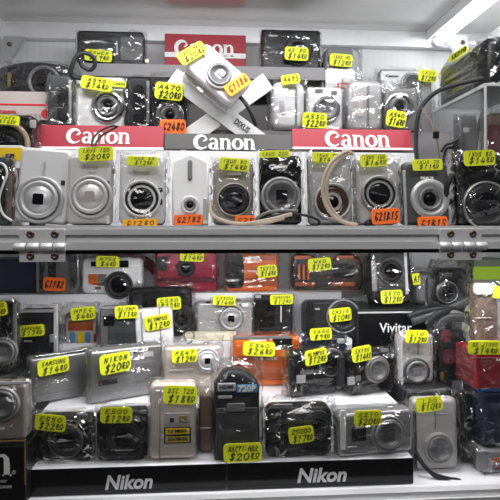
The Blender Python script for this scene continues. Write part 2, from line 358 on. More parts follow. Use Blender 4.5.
def bag(root, w, h, t, mx=.005, mf=.008, top=.012, m='film', amp=1.0):
    SEED[0] += 1; rnd = random.Random(SEED[0]); a, b = w/2 + mx, t/2 + mf
    n, nz = 34, 13; vs, fs = [], []; H_ = h + top
    for k in range(nz + 1):
        v = k / nz; z = .0006 + v * H_
        close = 1 if v < .72 else max(.25, 1 - ((v - .72) / .28) ** 1.5 * .75)
        wob = rnd.uniform(-.0015, .0015) * amp
        for i in range(n):
            g = 2*math.pi*i/n; c, s = math.cos(g), math.sin(g)
            ex = 2/5.; x = a * math.copysign(abs(c)**ex, c); y = b * close * math.copysign(abs(s)**ex, s)
            q = rnd.uniform(-.0016, .0024) * amp
            vs.append((x + math.copysign(q, c) * (abs(c) > .5) + wob, y + q * math.copysign(1, s) * (abs(s) > .3), z + rnd.uniform(-.0022, .0022) * amp * (0 < k)))
    for k in range(nz):
        for i in range(n):
            j = (i+1) % n; A, B, C, D = k*n+i, k*n+j, (k+1)*n+j, (k+1)*n+i
            fs += [(A, B, C), (A, C, D)] if rnd.random() < .5 else [(A, B, D), (B, C, D)]
    o = mesh('plastic_bag', vs, fs, m, root); o['label'] = 'clear crinkled plastic bag'
    return o

def compact(label, x0, x1, y0, Y, z, m='silver', t=.021, yaw=0, lean=0, roll=0, r=.006, name='compact_camera', cat='camera', group=None,
            lens_=None, plates=(), words=(), cords=(), tags=(), wrap=None, button=True, pts=None, backm=None, bev=.004, tagm=.004, h=None, lug=True, top=.012, mx=.005, amp=1., film_='film'):
    """a camera standing on the level z, seen between pixels x0..x1 with its top at y0, everything on its face placed from the photo"""
    cxp = (x0 + x1) / 2; A, B = at(x0, y0, Y), at(x1, y0, Y); C = at(cxp, y0, Y)
    w = (B.x - A.x) / max(.4, math.cos(R(yaw)))
    if h is None: h = (C.z - (ZC + z)) / math.cos(R(lean))
    lift = w/2 * abs(math.sin(R(roll))) + t/2 * math.sin(R(abs(lean)))
    if roll: h *= .99
    root = thing(name, label, cat, (C.x, Y, ZC + z + lift + .0003), (-R(lean), R(roll), R(yaw)), group)
    yf = -t/2
    if pts: pts = [(u * w/2, v * h/2) for u, v in pts]
    if backm:
        vs, fs = slab(w, h, t * .62, r, bev, 0, h/2, yf + t*.31, pts=pts); mesh('front_shell', vs, fs, m, root, True)
        vs, fs = slab(w, h, t * .38, r, bev * .8, 0, h/2, yf + t*.81, pts=pts); mesh('rear_shell', vs, fs, backm, root, True)
    else:
        vs, fs = slab(w, h, t, r, bev, 0, h/2, 0, pts=pts); mesh('body', vs, fs, m, root, True)
    out = .001
    for L in ([lens_] if lens_ and not isinstance(lens_, list) else lens_ or []): out = max(out, lens(root, *L, yf))
    for p in plates:
        d = p[7] if len(p) > 7 else .0012
        plate(root, p[0], p[1], p[2], p[3], p[4], p[5], yf, d, p[6] if len(p) > 6 else .25); out = max(out, d)
    for wd in words:
        txt, px, py, wp, hp, mm = wd[:6]; dd = 0
        for p in plates:
            if abs(px - p[1]) < p[3]/2 and abs(py - p[2]) < p[4]/2: dd = max(dd, p[7] if len(p) > 7 else .0012)
        x, zz, s = hit(root, px, py, yf - dd)
        lettering(txt, wp * s, hp * s, mm, root, x, yf - dd - .0004, zz, wd[6] if len(wd) > 6 else 0, .04)
    if button:
        portrait = h > w
        bx, bz = (w/2, h * .8) if portrait else (w * .24, h)
        vs, fs = lathe([(.0045, .0), (.0045, -.0018), (.0040, -.0024), (0, -.0024)], 0, 0, 0, 20)
        if portrait: vs = [(bx - y_, z_*.8, bz + x_) for x_, y_, z_ in vs]
        else: vs = [(bx + x_, z_*.8, bz - y_) for x_, y_, z_ in vs]
        mesh('shutter_button', vs, fs, 'chrome', root, True)
    if lug:
        vs, fs = tube(spline([(w/2 - .001, 0, h*.42), (w/2 + .003, 0, h*.45), (w/2 + .003, 0, h*.53), (w/2 - .001, 0, h*.56)], 4), .0008, 6)
        mesh('strap_lug', vs, fs, 'steel', root, True)
    for c in cords: cord(root, *c)
    mf = max(.004, out + .001)
    if wrap: bag(root, w, h, t, mx=mx, mf=mf, m=film_, top=top, amp=amp)
    yt = yf - (mf if wrap else out * .55) - tagm
    for g in tags: price_tag(root, yt, *g)
    return root
def carton(name, label, cat, x0, x1, Y0, Y1, z0, z1, m, group=None, parts=(), yaw=0):
    """a closed box between pixel columns x0..x1 (read at its front), depths Y0..Y1 and levels z0..z1"""
    A, B = at(x0, HY, Y0).x, at(x1, HY, Y0).x
    root = thing(name, label, cat, ((A+B)/2, (Y0+Y1)/2, ZC + z0 + .0003), (0, 0, R(yaw)), group)
    w, t, h = B - A, Y1 - Y0, z1 - z0 - .0005
    vs, fs = slab(w, h, t, .0015, .001, 0, h/2, 0, n=2); mesh('box', vs, fs, m, root)
    for p in parts: p(root, -t/2)
    return root
# ================================================================ THE SETTING
U0, UB, UC = -.001, .138, .2547
FL, T1, T2, T3, T4 = -.310, -.279, -.231, -.172, -.1088
XL, XR, YB, ZT = at(6, 0, .97).x, at(486, 0, .97).x, .97, .352
def struct(name, m, *boxes):
    mb = MB()
    for b in boxes: mb.box(b[0], b[1], b[2], b[3], ZC + b[4], ZC + b[5])
    return tag_props(mb.build(name, m), kind='structure')
struct('wall_back', 'wall_white', (XL - .02, XR + .02, YB, YB + .012, -.33, ZT + .02))
struct('wall_left', 'wall_white', (XL - .014, XL, .62, YB, -.33, ZT + .02))
struct('wall_right', 'wall_white', (XR, XR + .014, .62, YB, -.33, ZT + .02))
struct('ceiling', 'ceiling_metal', (XL, XR, .60, YB, ZT, ZT + .012))
struct('floor', 'shelf_white', (XL, XR, .622, YB, FL - .014, FL))
struct('trim_1', 'aluminium', (XL, XR, .610, .622, FL - .022, FL + .001), (XL, XR, .606, .610, FL - .022, FL - .006))          # bottom track
shelf = struct('floor_upper', 'aluminium_dark', (XL, XR, .612, YB, U0 - .024, U0))
# the rail between the two compartments: channelled aluminium
mb = MB()
for y0, z0, z1 in ((.590, -.0105, -.0045), (.594, -.0185, -.0105), (.590, -.0268, -.0185)): mb.box(XL, XR, y0, .612, ZC + z0, ZC + z1)
tag_props(mb.build('trim_2', 'aluminium'), kind='structure')
struct('trim_3', 'gasket', (XL, XR, .600, .612, -.0315, -.0268))
# corner profile along the top of the back wall, and the post in the back corner
struct('trim_4', 'aluminium', (XL, XR, .952, YB, ZT - .030, ZT - .012), (XL, XR, .960, YB, ZT - .012, ZT))
struct('trim_5', 'aluminium', (XL, XL + .016, .95, YB, U0, ZT - .030))
gl = struct('window_1', 'pane_glass', (XL, XR, .603, .606, FL - .020, -.034))

# fluorescent tube with its housing
tr = thing('fluorescent_tube', 'glowing white fluorescent tube running under the cabinet ceiling beside the wall', 'lamp', (.405, .60, ZC + ZT - .022))
vs, fs = lathe([(.0075, 0), (.0075, .34)], 0, 0, 0, 20); mesh('tube', vs, fs, 'tube_glow', tr, True)['label'] = 'glowing glass tube'
for y in (-.012, .34):
    vs, fs = lathe([(.009, 0), (.009, .012)], 0, y, 0, 20); mesh('end_cap', vs, fs, 'white_paint', tr, True)
mb = MB(); mb.box(-.016, .016, -.014, .354, .011, .0215); mb.box(-.018, -.015, -.014, .354, .004, .0215); mb.build('housing', 'aluminium', tr)
# bracket at the far corner
bt = thing('corner_bracket', 'small white triangular bracket under the ceiling profile near the tube', 'bracket', tuple(at(455, 42, .945)))
mb = MB(); mb.add([(-.022, -.004, .012), (.022, -.004, .012), (.022, -.004, -.035), (.010, -.004, -.035), (-.022, .004, .012), (.022, .004, .012), (.022, .004, -.035), (.010, .004, -.035)],
   [(0, 1, 2, 3), (7, 6, 5, 4), (0, 4, 5, 1), (1, 5, 6, 2), (2, 6, 7, 3), (3, 7, 4, 0)]); mb.build('plate', 'white_paint', bt)
vs, fs = lathe([(.004, 0), (.004, -.0015), (.003, -.002), (0, -.002)], .012, -.004, -.002, 14); mesh('screw', vs, fs, 'screw_metal', bt, True)

bt2 = thing('corner_bracket', 'small grey triangular bracket at the corner post above the big black camera', 'bracket', tuple(at(14, 44, .945)))
mb = MB(); mb.add([(-.016, -.004, .012), (.018, -.004, .012), (-.006, -.004, -.030), (-.016, -.004, -.030), (-.016, .004, .012), (.018, .004, .012), (-.006, .004, -.030), (-.016, .004, -.030)],
   [(0, 1, 2, 3), (7, 6, 5, 4), (0, 4, 5, 1), (1, 5, 6, 2), (2, 6, 7, 3), (3, 7, 4, 0)]); mb.build('plate', 'aluminium_dark', bt2)
vs, fs = lathe([(.004, 0), (.004, -.0015), (.003, -.002), (0, -.002)], -.006, -.004, -.002, 14); mesh('screw', vs, fs, 'screw_metal', bt2, True)

def hinge(label, xa, xb, xf0, xf1, ya=230):
    A, B = at(xa, HY, .588).x, at(xb, HY, .588).x; r = thing('door_hinge', label, 'hinge', ((A+B)/2, .589, ZC - .0235), (0, 0, 0), 'hinges on the middle rail')
    w = B - A; fa, fb = at(xf0, HY, .588).x - (A+B)/2, at(xf1, HY, .588).x - (A+B)/2
    def leaf(nm, x0, x1, z0, z1):
        vs, fs = slab(x1 - x0, z1 - z0, .0025, .001, .0006, (x0+x1)/2, (z0+z1)/2, 0); return mesh(nm, vs, fs, 'aluminium', r)
    up = leaf('mounting_leaf', fa, fb, .004, .0195); lo = leaf('lower_leaf', fa, fb, -.016, -.002)
    for i in range(4):
        x0 = -w/2 + w*i/4 + .0005; x1 = -w/2 + w*(i+1)/4 - .0005
        vs, fs = lathe([(.0035, x0), (.0045, x0 + .001), (.0045, x1 - .001), (.0035, x1)], 0, 0, 0, 20)
        mesh('knuckle', [(y, x - .003, z) for x, y, z in vs], fs, 'aluminium', r, True)
    for zz, par in ((.0135, up), (-.0095, lo)):
        for k in (.25, .78):
            vs, fs = lathe([(.0042, 0), (.0042, -.0008), (.0034, -.0016), (.0012, -.0016), (.001, -.0008), (0, -.0008)], fa + (fb - fa)*k, -.0012, zz, 16)
            mesh('screw', vs, fs, 'screw_metal', par, True)
hinge('aluminium hinge of the rail, above the navy boxes and the orange sticker', 14, 67, 19, 65)
hinge('aluminium hinge of the rail, above the black strap heap and bagged bridge camera', 438, 486, 440, 482)

# -------------------------------------------------------- risers and signs
def riser(name, label, x0, x1, Y0, Y1, z0, z1, m, lip=None, cat='display riser', Yr=None):
    A, B = at(x0, HY, Yr or Y0).x, at(x1, HY, Yr or Y0).x
    r = thing(name, label, cat, ((A+B)/2, (Y0+Y1)/2, ZC + z0)); w, t, h = B - A, Y1 - Y0, z1 - z0
    mb = MB()
    if lip:                                        # top slab on recessed sides, open front
        mb.box(-w/2, w/2, -t/2, t/2, h - lip, h); o = mb.build('top', m, r)
        for s in (-1, 1):
            m2 = MB(); m2.box(s*w/2 - .004*(s > 0), s*w/2 + .004*(s < 0), -t/2 + .006, t/2, 0, h - lip - .0002); m2.build('side_panel', m, r)
        m3 = MB(); m3.box(-w/2 + .005, w/2 - .005, t/2 - .006, t/2, 0, h - lip - .0002); m3.build('back_panel', 'plate_grey', r)
    else: mb.box(-w/2, w/2, -t/2, t/2, 0, h); mb.build('body', m, r)
    return r
# long step carrying the middle row of the upper compartment: lower ledge and upper deck in one piece
A, B = at(-14, HY, .80).x, at(447, HY, .80).x
r = thing('display_step', 'long grey display step behind the front row of the upper compartment', 'display riser', ((A+B)/2, .85, ZC + U0 + .0003)); w = B - A
x38 = at(36, HY, .76).x - (A+B)/2; x412 = at(414, HY, .76).x - (A+B)/2
mb = MB(); mb.box(-w/2, w/2, -.066, .09, 0, UB - U0 - .0006); mb.build('deck', 'riser_grey', r)
zl = (225 - 152) * .76 / 540 - U0
mb = MB(); mb.box(x38, x412, -.096, -.0665, 0, zl); mb.build('ledge', 'white_paint', r)
riser('display_riser', 'grey riser on the step, carrying the boxed black cameras and the back sign', 76, 325, .865, .939, UB, UC, 'riser_grey', lip=.020)
riser('display_riser', 'low grey block on the step behind the bagged silver cameras', 328, 432, .868, .939, UB, .185, 'riser_grey')

def sign(label, x0, x1, yt, yb, Yb, lean, m, word, wx, wy, ww, wm, stripe=None, t=.003, kind='C', group='maker signs'):
    A, B = at(x0, yb, Yb), at(x1, yb, Yb); C = at((x0+x1)/2, yb, Yb)
    h = (at((x0+x1)/2, yt, Yb).z - C.z) / math.cos(R(lean)); w = B.x - A.x
    r = thing('brand_sign', label, 'sign', tuple(C + Vector((0, 0, t/2*math.sin(R(lean)) + .0003))), (-R(lean), 0, 0), group)
    vs, fs = slab(w, h, t, .001, .0006, 0, h/2, 0, n=2); mesh('board', vs, fs, m, r)
    if stripe:
        vs, fs = slab(w, h*stripe[1], .0006, .0002, .0001, 0, h*stripe[0], -t/2 - .0002, n=1); mesh('stripe', vs, fs, 'white_print', r)['label'] = 'white stripe'
    x, z, s = hit(r, wx, wy, -t/2)
    serif_word(word, x, z, ww*s, -t/2 - .0007, wm, r)
    return r
YS = .757
sign('red sign with white maker name behind the two plain-lens silver cameras', 37, 164, 125, 150.5, YS, 16, 'red_card', 'Canon', 99, 138, 63, 'white_print', (.05, .1))
sign('dark grey sign with white maker name below the crossed white stand', 165, 292, 134, 150.5, YS, 16, 'plate_grey', 'Canon', 225, 144, 62, 'white_print')
sign('red sign with white maker name below the bagged silver zoom cameras', 293, 413, 129, 150.5, YS, 16, 'red_card', 'Canon', 358, 141, 66, 'white_print', (.05, .1))
sign('red sign with broad white stripe standing on the grey riser at back', 165, 246, 35, 71, .925, 0, 'red_card', 'Canon', 205, 50, 60, 'white_print', (.42, .14), t=.004)

# crossed white stand that carries the tilted silver camera
xs = thing('crossed_stand', 'white X-shaped camera stand behind the dark grey sign', 'display stand', tuple(at(222, 151.5, .776)))
def bar(nm, ax, ay, bx, by, wpx, Y, m, par, th=.003):
    a, b = at(ax, ay, Y) - par.location, at(bx, by, Y) - par.location; d = b - a; L = math.hypot(d.x, d.z); ang = math.atan2(d.z, d.x); wd = wpx * Y / F
    vs, fs = slab(L, wd, th, .0006, .0005, 0, 0, 0, n=2); c, s = math.cos(ang), math.sin(ang); m0 = (a + b) / 2
    return mesh(nm, [(m0.x + x*c - z*s, m0.y + y, m0.z + x*s + z*c) for x, y, z in vs], fs, m, par), m0, ang
bar('bar', 177, 146, 268, 81, 18, .7805, 'white_print', xs)
o, m0, ang = bar('bar', 172, 76, 262, 143, 18, .776, 'white_print', xs)
lettering('DIXUS', 17*.776/F, 6*.776/F, 'ink', o, at(242, 126, .776).x - xs.location.x, m0.y - .0022, at(242, 126, .776).z - xs.location.z, math.degrees(ang), .02)
bar('ledge', 184, 74, 229, 110, 7, .765, 'aluminium', xs, .018)

# white stepped stands of the lower compartment, one maker's name on each
def stepped(label, x0, x1, wx, wy, ww, last):
    A, B = at(x0, HY, .632).x, at(x1, HY, .632).x
    r = thing('stepped_stand', label, 'display stand', ((A+B)/2, .715, ZC + FL + .0003), (0, 0, 0), 'two-step stands with black front boards'); w = B - A
    mb = MB(); mb.box(-w/2, w/2, -.082, -.030, 0, T1 - FL - .0006); mb.build('lower_step', 'shelf_white', r)
    mb = MB(); mb.box(-w/2, w/2, -.0298, .080, 0, T2 - FL - .0006); mb.build('upper_step', 'shelf_white', r)
    vs, fs = slab(w, T1 - FL - .0010, .0022, .0006, .0004, 0, (T1 - FL)/2, -.0835, n=1); p = mesh('front_board', vs, fs, 'black_gloss', r); p['label'] = 'black front board with maker name'
    x, z, s = hit(r, wx, wy, -.0846)
    lettering('Nikon', ww*s, 14.5*s, 'silver_light', p, x, -.0848, z, 0, .03, .2)
stepped('white two-step stand under the tall camera back and camcorder, black board in front', 27, 226, 129, 482, 47, 0)
stepped('white two-step stand under the orange and big-ring silver cameras, black board in front', 227.3, 413, 322, 475, 50, 1)
def plain(name, label, x0, x1, Y0, Y1, z0, z1, m, Yr=None): return riser(name, label, x0, x1, Y0, Y1, z0 + .0003, z1, m, Yr=Yr)
plain('shelf_block', 'low white shelf block under the row of cameras with the cream box', -25, 352, .802, .866, FL, T3 - .0003, 'shelf_white')
plain('shelf_block', 'white shelf block at the back under the red and orange cameras', -25, 352, .8665, .968, FL, T4 - .0003, 'shelf_white', Yr=.80)
plain('shelf_block', 'white shelf block at the back under the lime carton', 462, 520, .88, .968, FL, T4 - .0003, 'shelf_white', Yr=.88)

# ================================================================ UPPER FRONT ROW
YA = .655
T_ = 'tag_yellow'; O_ = 'tag_orange'
G1 = 'cameras standing on end in the upper front row'
compact('silver camera on end with square shutter blades and sideways maker name, no price tag', 16, 68, 151, YA + .004, U0, 'silver_light', lean=6, roll=4, group=G1, backm='silver',
  lens_=(40, 200, 24, 'plain', 'silver'), plates=[('viewfinder', 63, 183, 4, 5, 'charcoal'), ('af_lamp', 60, 211, 4, 9, 'silver')], words=[('Canon', 43.5, 171, 18, 4, 'grey_print', 90), ('4x IS', 19, 218, 5, 2, 'grey_print')])
compact('pinkish silver camera on end with grey square shutter blades, black wrist strap', 68, 112, 157, YA, U0, 'silver_pink', lean=6, group=G1, backm='silver',
  lens_=(91, 197, 22, 'plain', 'silver_pink'), plates=[('flash', 108, 183, 3, 4, 'charcoal'), ('mode_window', 108, 220, 3.5, 8, 'silver_light')],
  words=[('Canon', 90, 166, 17, 3.2, 'grey_print'), ('IXUS', 92, 172, 8, 2, 'grey_print'), ('IMAGE', 89, 222, 12, 2, 'grey_print')],
  tags=[((78.5, 146.5, 113, 161), 'IXUS 150', '$2080', T_, 3)], tagm=.006,
  cords=[([(96, 152, .648), (92, 142, .66), (99, 132, .67), (112, 126, .68), (118, 127, .685)], .0013, 'cord_black'), ([(97, 152, .65), (96, 143, .665), (104, 134, .675), (117, 127, .685)], .0013, 'cord_black')])
compact('white camera on end with big dark lens and orange sticker at its foot', 120, 165, 156, YA, U0, 'silver_light', lean=6, group=G1, wrap=True, top=.006, mx=.004, backm='charcoal',
  lens_=(142, 199, 19, 'dark', 'white_shell'), plates=[('viewfinder', 160, 190, 5, 4, 'charcoal'), ('flash', 160, 202, 5, 6, 'charcoal')], words=[('Canon', 141, 172, 17, 4, 'grey_print')],
  tags=[((127, 156, 158, 166), 'IXUS 65', '$1280', T_, -1), ((123, 219, 157, 227.5), 'G1280', '', 'tag_amber', 2)])
compact('slim white camera on end with tiny lens and dark slot at its top', 172, 209, 155, YA, U0, 'white_shell', lean=6, group=G1, t=.019, pts=[(-.96, -1), (.96, -1), (1, -.2), (1, .78), (.3, .94), (.08, 1), (-.08, 1), (-.3, .94), (-1, .78), (-1, -.2)], bev=.003,
  lens_=(190, 205, 9.5, 'bull', 'silver_light'), plates=[('slot', 190, 170, 4.5, 20, 'mid_grey', .4), ('flash', 190, 179, 3.5, 3, 'charcoal', .5), ('base_inlay', 205, 209, 4, 22, 'silver')],
  tags=[((174, 214.5, 203, 225), 'G2182', '', O_, 2)])
compact('taupe camera on end in bag, beige strap and black cord loop at its foot', 213, 253, 162, YA, U0, 'taupe', lean=6, group=G1, backm='champagne', wrap=True, top=.004, mx=.001,
  lens_=(234, 200, 17, 'ring', 'champagne'), plates=[('viewfinder', 249, 196, 4, 3, 'charcoal', .5), ('flash', 249, 203, 5.5, 6, 'charcoal', .5)], words=[('CANON', 234, 174, 13, 2.4, 'white_print')],
  tags=[((219, 158, 249.5, 171), 'IXUS 80', '$1480', T_, -4), ((235, 215.5, 255, 225.5), 'G28', '', O_, 0)],
  cords=[([(211, 200, .648), (211, 212, .640), (219, 219, .636), (240, 224, .627), (268, 220, .621), (292, 214, .622)], .0022, 'cord_beige', 'wrist_strap', .5),
         ([(214, 205, .648), (215, 216, .642), (230, 223, .633), (262, 223, .621), (284, 218, .621)], .0022, 'cord_beige', 'wrist_strap', .5)])
compact('black camera on end with silver ringed zoom lens and white maker name', 259.5, 301, 157, YA, U0, 'black_gloss', lean=6, group=G1, wrap=True, top=.008, mx=.001,
  lens_=(280.5, 197, 20, 'grey', 'silver'), plates=[('blade_window', 281, 197, 11, 13, 'glass_dark', .1, .0085)], words=[('Canon', 278, 166.5, 18, 4, 'white_print')],
  tags=[((259, 150.5, 290, 157.5), 'IXUS 220', '', T_, 2)],
  cords=[([(258, 224, .634), (270, 217, .631), (290, 214, .630), (308, 216, .630), (319, 221, .631), (316, 226, .632), (306, 226, .632)], .0016, 'cord_black', 'wrist_strap', 1., 'black cord loop'),
         ([(254, 221, .637), (262, 215, .634), (276, 211, .632), (298, 211, .634)], .002, 'cord_grey', 'wrist_strap', .5)])
compact('silver camera on end with coppery lens and beige strap looped across it', 309, 351, 155, YA, U0, 'silver', lean=6, group=G1, backm='charcoal', wrap=True, top=.005, mx=.003,
  lens_=(332, 202, 19, 'copper', 'silver_pink'), plates=[('viewfinder', 347, 193, 4, 4, 'charcoal', .5), ('flash', 349, 200, 5, 7, 'chrome', .4)], words=[('Canon', 333, 174, 13, 2.4, 'grey_print')],
  tags=[((312, 152.5, 341, 163), 'IXUS 70', '$1480', T_, -1)],
  cords=[([(352, 153, .646), (345, 152, .640), (331, 163, .634), (323, 183, .632), (325, 203, .632), (337, 219, .632), (356, 226, .634)], .0022, 'cord_beige', 'wrist_strap', .45),
         ([(353, 154, .648), (347, 154, .642), (334, 166, .637), (327, 184, .636), (329, 204, .636), (342, 220, .637), (358, 225, .637)], .0022, 'cord_beige', 'wrist_strap', .45)])
compact('silver grey camera on end with round dark lens, orange sticker over its foot', 355, 398, 158, YA, U0, 'silver_pink', lean=6, group=G1, backm='charcoal', wrap=True, top=.004, mx=.002,
  lens_=(379, 194, 18.5, 'dark', 'silver'), plates=[('mode_dial', 371, 223, 12, 6, 'charcoal', .45, .006)],
  tags=[((360, 154, 388, 166.5), 'IXUS 100', '$1680', T_, 3), ((371, 208.5, 400, 224), 'G21B1S', '', O_, 4)])
compact('dark grey camera on end with broad pale lens ring and tiny pupil', 402, 447, 164, YA, U0, 'dark_grey', lean=6, group=G1, backm='silver',
  lens_=(429.5, 199, 20, 'bull', 'silver'), plates=[('flash', 443, 195, 3, 3, 'charcoal', .5), ('trim_band', 405, 200, 3, 60, 'silver', .2)], words=[('IXUS 75', 427, 178, 13, 2.6, 'white_print')],
  tags=[((412, 159, 443, 170.5), 'IXUS 75', '$1180', T_, 2), ((417, 216.5, 448, 230.5), 'G1B1S', '', O_, 2)], tagm=.006)
compact('glossy black bagged camera on end under the clear acrylic case', 454, 503, 156, YA, U0, 'black', lean=4, group=G1, wrap=True, top=.004, film_='film_loose', mx=.002,
  lens_=(486, 206, 25, 'ring', 'steel'), words=[], plates=[('grip', 460, 190, 7, 50, 'charcoal', .4)], tags=[((463.5, 150, 496, 165.5), 'IXUS 85', '$1480', T_, 3)],
  cords=[([(452, 175, .648), (447, 185, .646), (446, 197, .648), (450, 203, .651)], .004, 'cord_black')])
compact('camera half hidden in bag with a pale looped cord, beside the yellow carton', -34, 13, 158, YA + .005, U0, 'charcoal', group=G1, wrap=True, film_='film_loose', mx=.001, top=.003, lug=False,
  plates=[('grip', 9, 196, 6, 46, 'kraft', .2)], cords=[([(12, 221, .634), (3, 214, .632), (-1, 200, .631), (3, 185, .631), (7, 174, .632), (4, 165, .634), (-4, 162, .637)], .0014, 'silver_light', 'wrist_strap')])
# far side of the upper compartment
kc = carton('lens_carton', 'yellow and white carton with small black label below the tan-ringed lens', 'carton', -30, 22, .685, .712, U0, .0985, 'white_paint')
plate(kc, 'yellow_band', -5, 154, 53, 13, 'yellow_card', -.0135, .0004, .01); plate(kc, 'label_chip', 10, 156, 8, 4.5, 'black', -.0141, .0004, .05); plate(kc, 'lower_band', -4, 180, 52, 24, 'kraft', -.0135, .0004, .01)
carton('carton', 'dark carton hidden behind the yellow carton, under the tan-ringed black camera', 'carton', -40, 37, .717, .776, U0, .070, 'charcoal')
compact('black camera with wide tan lens ring above the yellow carton', -46, 38, 117.5, .747, .0705, 'black', t=.040, lens_=(6, 145, 24, 'band', 'tan_ring'), button=False, wrap=True, mx=.002, top=.004, tags=[((-6, 115, 19, 124.5), 'POWER', '$1680', T_, -4)],
  plates=[('hot_shoe', 33, 124, 6, 8, 'silver', .2)])
pk = carton('camera_carton', 'pink and grey carton with red print and red disc under the big black camera', 'carton', -22, 50, .79, .90, UB, .1905, 'pink_card')
plate(pk, 'red_disc', 45.5, 114, 9, 9, 'red_print', -.055, .0004, .5); plate(pk, 'top_edge', 14, 104.6, 72, 2, 'red_print', -.055, .0004, .1)
plate(pk, 'shutter_print', 44, 122, 9, 4, 'charcoal', -.055, .0003, .2)
x, z, s = hit(pk, 8, 112, -.055); lettering('CANON', 16*s, 3.4*s, 'red_print', pk, x, -.0558, z, 0, .04)
compact('big black camera in glossy bag lying on the pink carton', 2, 76, 66, .852, .191, 'charcoal', t=.045, r=.02, wrap=True, film_='film_loose', lens_=(44.5, 82, 16, 'band', 'mid_grey'), button=False, top=.004, mx=.002,
  pts=[(-.96, -1), (.96, -1), (1, -.6), (1, .5), (.8, .82), (.2, 1), (-.2, 1), (-.75, .8), (-.93, .6), (-1, .3)], plates=[('grip', 12, 90, 12, 24, 'black', .4, .004), ('edge_print', 10, 80, 3, 14, 'gold_edge', .3, .005)], lug=False)

# ================================================================ UPPER MIDDLE ROW (on the step)
YM = .805
compact('silver camera with thick black wrist strap beside its black grip, folded tag on top', 77, 126, 79, YM, UB, 'white_shell', wrap=True, t=.024, lens_=(107.5, 107, 16.5, 'bull', 'chrome'), mx=.003, top=.003,
  plates=[('flash', 117, 86, 12, 5, 'glass_grey', .2), ('emblem', 119, 95, 2, 2, 'gold_edge', .5)],
  tags=[((81, 77, 112, 90), 'A590', '$1480', T_, -8), ((112, 81, 126, 87), 'CANON', '', T_, -4)],
  cords=[([(84, 79, .785), (72, 76, .778), (72, 66, .776), (77, 56, .776), (85, 53, .777), (93, 57, .779), (95, 65, .781), (90, 70, .782), (82, 66, .782), (80, 60, .781)], .0030, 'charcoal', 'wrist_strap', .5)])
compact('dark grey camera grip standing endwise in clear bag next to the chrome camera', 50, 75, 78, YM - .012, UB, 'dark_grey', t=.03, wrap=True, film_='film_loose', mx=.002, top=.004, lug=False,
  plates=[('grip', 63, 104, 10, 34, 'charcoal', .4, .003), ('trim_band', 70, 102, 2.5, 44, 'silver', .3)])
compact('black camera grip in crinkled bag between the chrome camera and small dark camera', 127, 152, 80, YM - .006, UB, 'charcoal', t=.03, wrap=True, film_='film_loose', mx=.002, top=.004, lug=False, r=.01,
  plates=[('grip', 139, 104, 11, 38, 'black', .4, .003), ('trim_band', 148, 102, 3, 42, 'mid_grey', .4)])
compact('small dark camera with bright lens ring and orange sticker over its foot', 154, 187, 81, YM - .008, UB, 'charcoal', t=.024, wrap=True, film_='film_loose', mx=.002, lens_=(170, 115, 14, 'bull', 'chrome'),
  plates=[('flash', 163, 84, 8, 4, 'glass_grey', .2)], tags=[((155, 83, 183, 100), 'A470', '$2080', T_, -6), ((160, 119.5, 186, 134), 'G2480', '', O_, 1)])
h_ = 37 * .742 / F; w_ = 60 * .742 / F; zb = (225 - 89) * .742 / F
compact('bright silver camera tilted on the crossed stand, yellow and amber tags on corners', 206 - 30, 206 + 30, 60, .742, zb - w_/2*math.sin(R(40)) - .004, 'silver_light', roll=40, lean=12, h=h_, lens_=(219, 76, 14.5, 'grey', 'silver_light'), backm='silver', t=.022,
  plates=[('lens_blade', 221, 75, 8, 8, 'mid_grey', .3, .0065), ('flash', 204, 55, 7, 4, 'silver', .2), ('side_port', 200, 90, 8, 3, 'silver', .3)], words=[('IXUS', 214, 56, 8, 2, 'grey_print')],
  tags=[((176.5, 46, 207.5, 60), 'IXUS 980', '$2080', T_, 76), ((223.5, 78, 251.5, 91), 'G1186', '', 'tag_amber', 78, 'ink_red')],
  cords=[([(240, 97, .745), (246, 104, .738), (252, 115, .74), (256, 126, .745)], .003, 'charcoal', 'wrist_strap', .5)])
compact('clear bag with silver camera edge catching the light, beside the zoom camera with eyelets', 271, 303, 84, YM - .01, UB, 'silver_light', t=.034, wrap=True, film_='film_loose', mx=.004, top=.008, r=.012, bev=.008, lug=False,
  plates=[('seam', 296, 106, 2, 38, 'mid_grey', .4), ('port_cover', 282, 108, 5, 14, 'silver', .3), ('emblem', 289, 90, 3, 2, 'gold_edge', .4)], tags=[((281, 74.5, 300, 84), 'A495', '', T_, 8)])
compact('bagged silver zoom camera with two eyelets, price tag at its foot', 305, 341, 89, YM - .004, UB, 'silver_light', t=.024, wrap=True, mx=.002, top=.006, lens_=(326, 109, 14, 'grey', 'chrome'),
  plates=[('flash', 319, 91, 8, 4, 'glass_grey', .3), ('viewfinder', 334, 93, 6, 4, 'glass_grey', .4)], tags=[((302, 112.5, 327, 128), 'A530', '$2280', T_, -2)])
compact('silver camera edge in hazy bag, standing between two bagged zoom cameras', 346, 380, 83, YM - .006, UB, 'silver', t=.03, wrap=True, film_='film_loose', mx=.004, top=.006, r=.01, bev=.006, lug=False,
  plates=[('seam', 368, 106, 2.5, 40, 'mid_grey', .4), ('port_cover', 360, 105, 6, 24, 'champagne', .3)])
compact('grey zoom camera in crinkled bag, tall price tag across its chrome lens', 383, 416, 90, YM - .012, UB, 'mid_grey', t=.024, wrap=True, film_='film_loose', mx=.002, lens_=(399, 107, 14.5, 'bull', 'chrome'),
  tags=[((386, 110.5, 406, 127), 'A540', '$1680', T_, -8)])
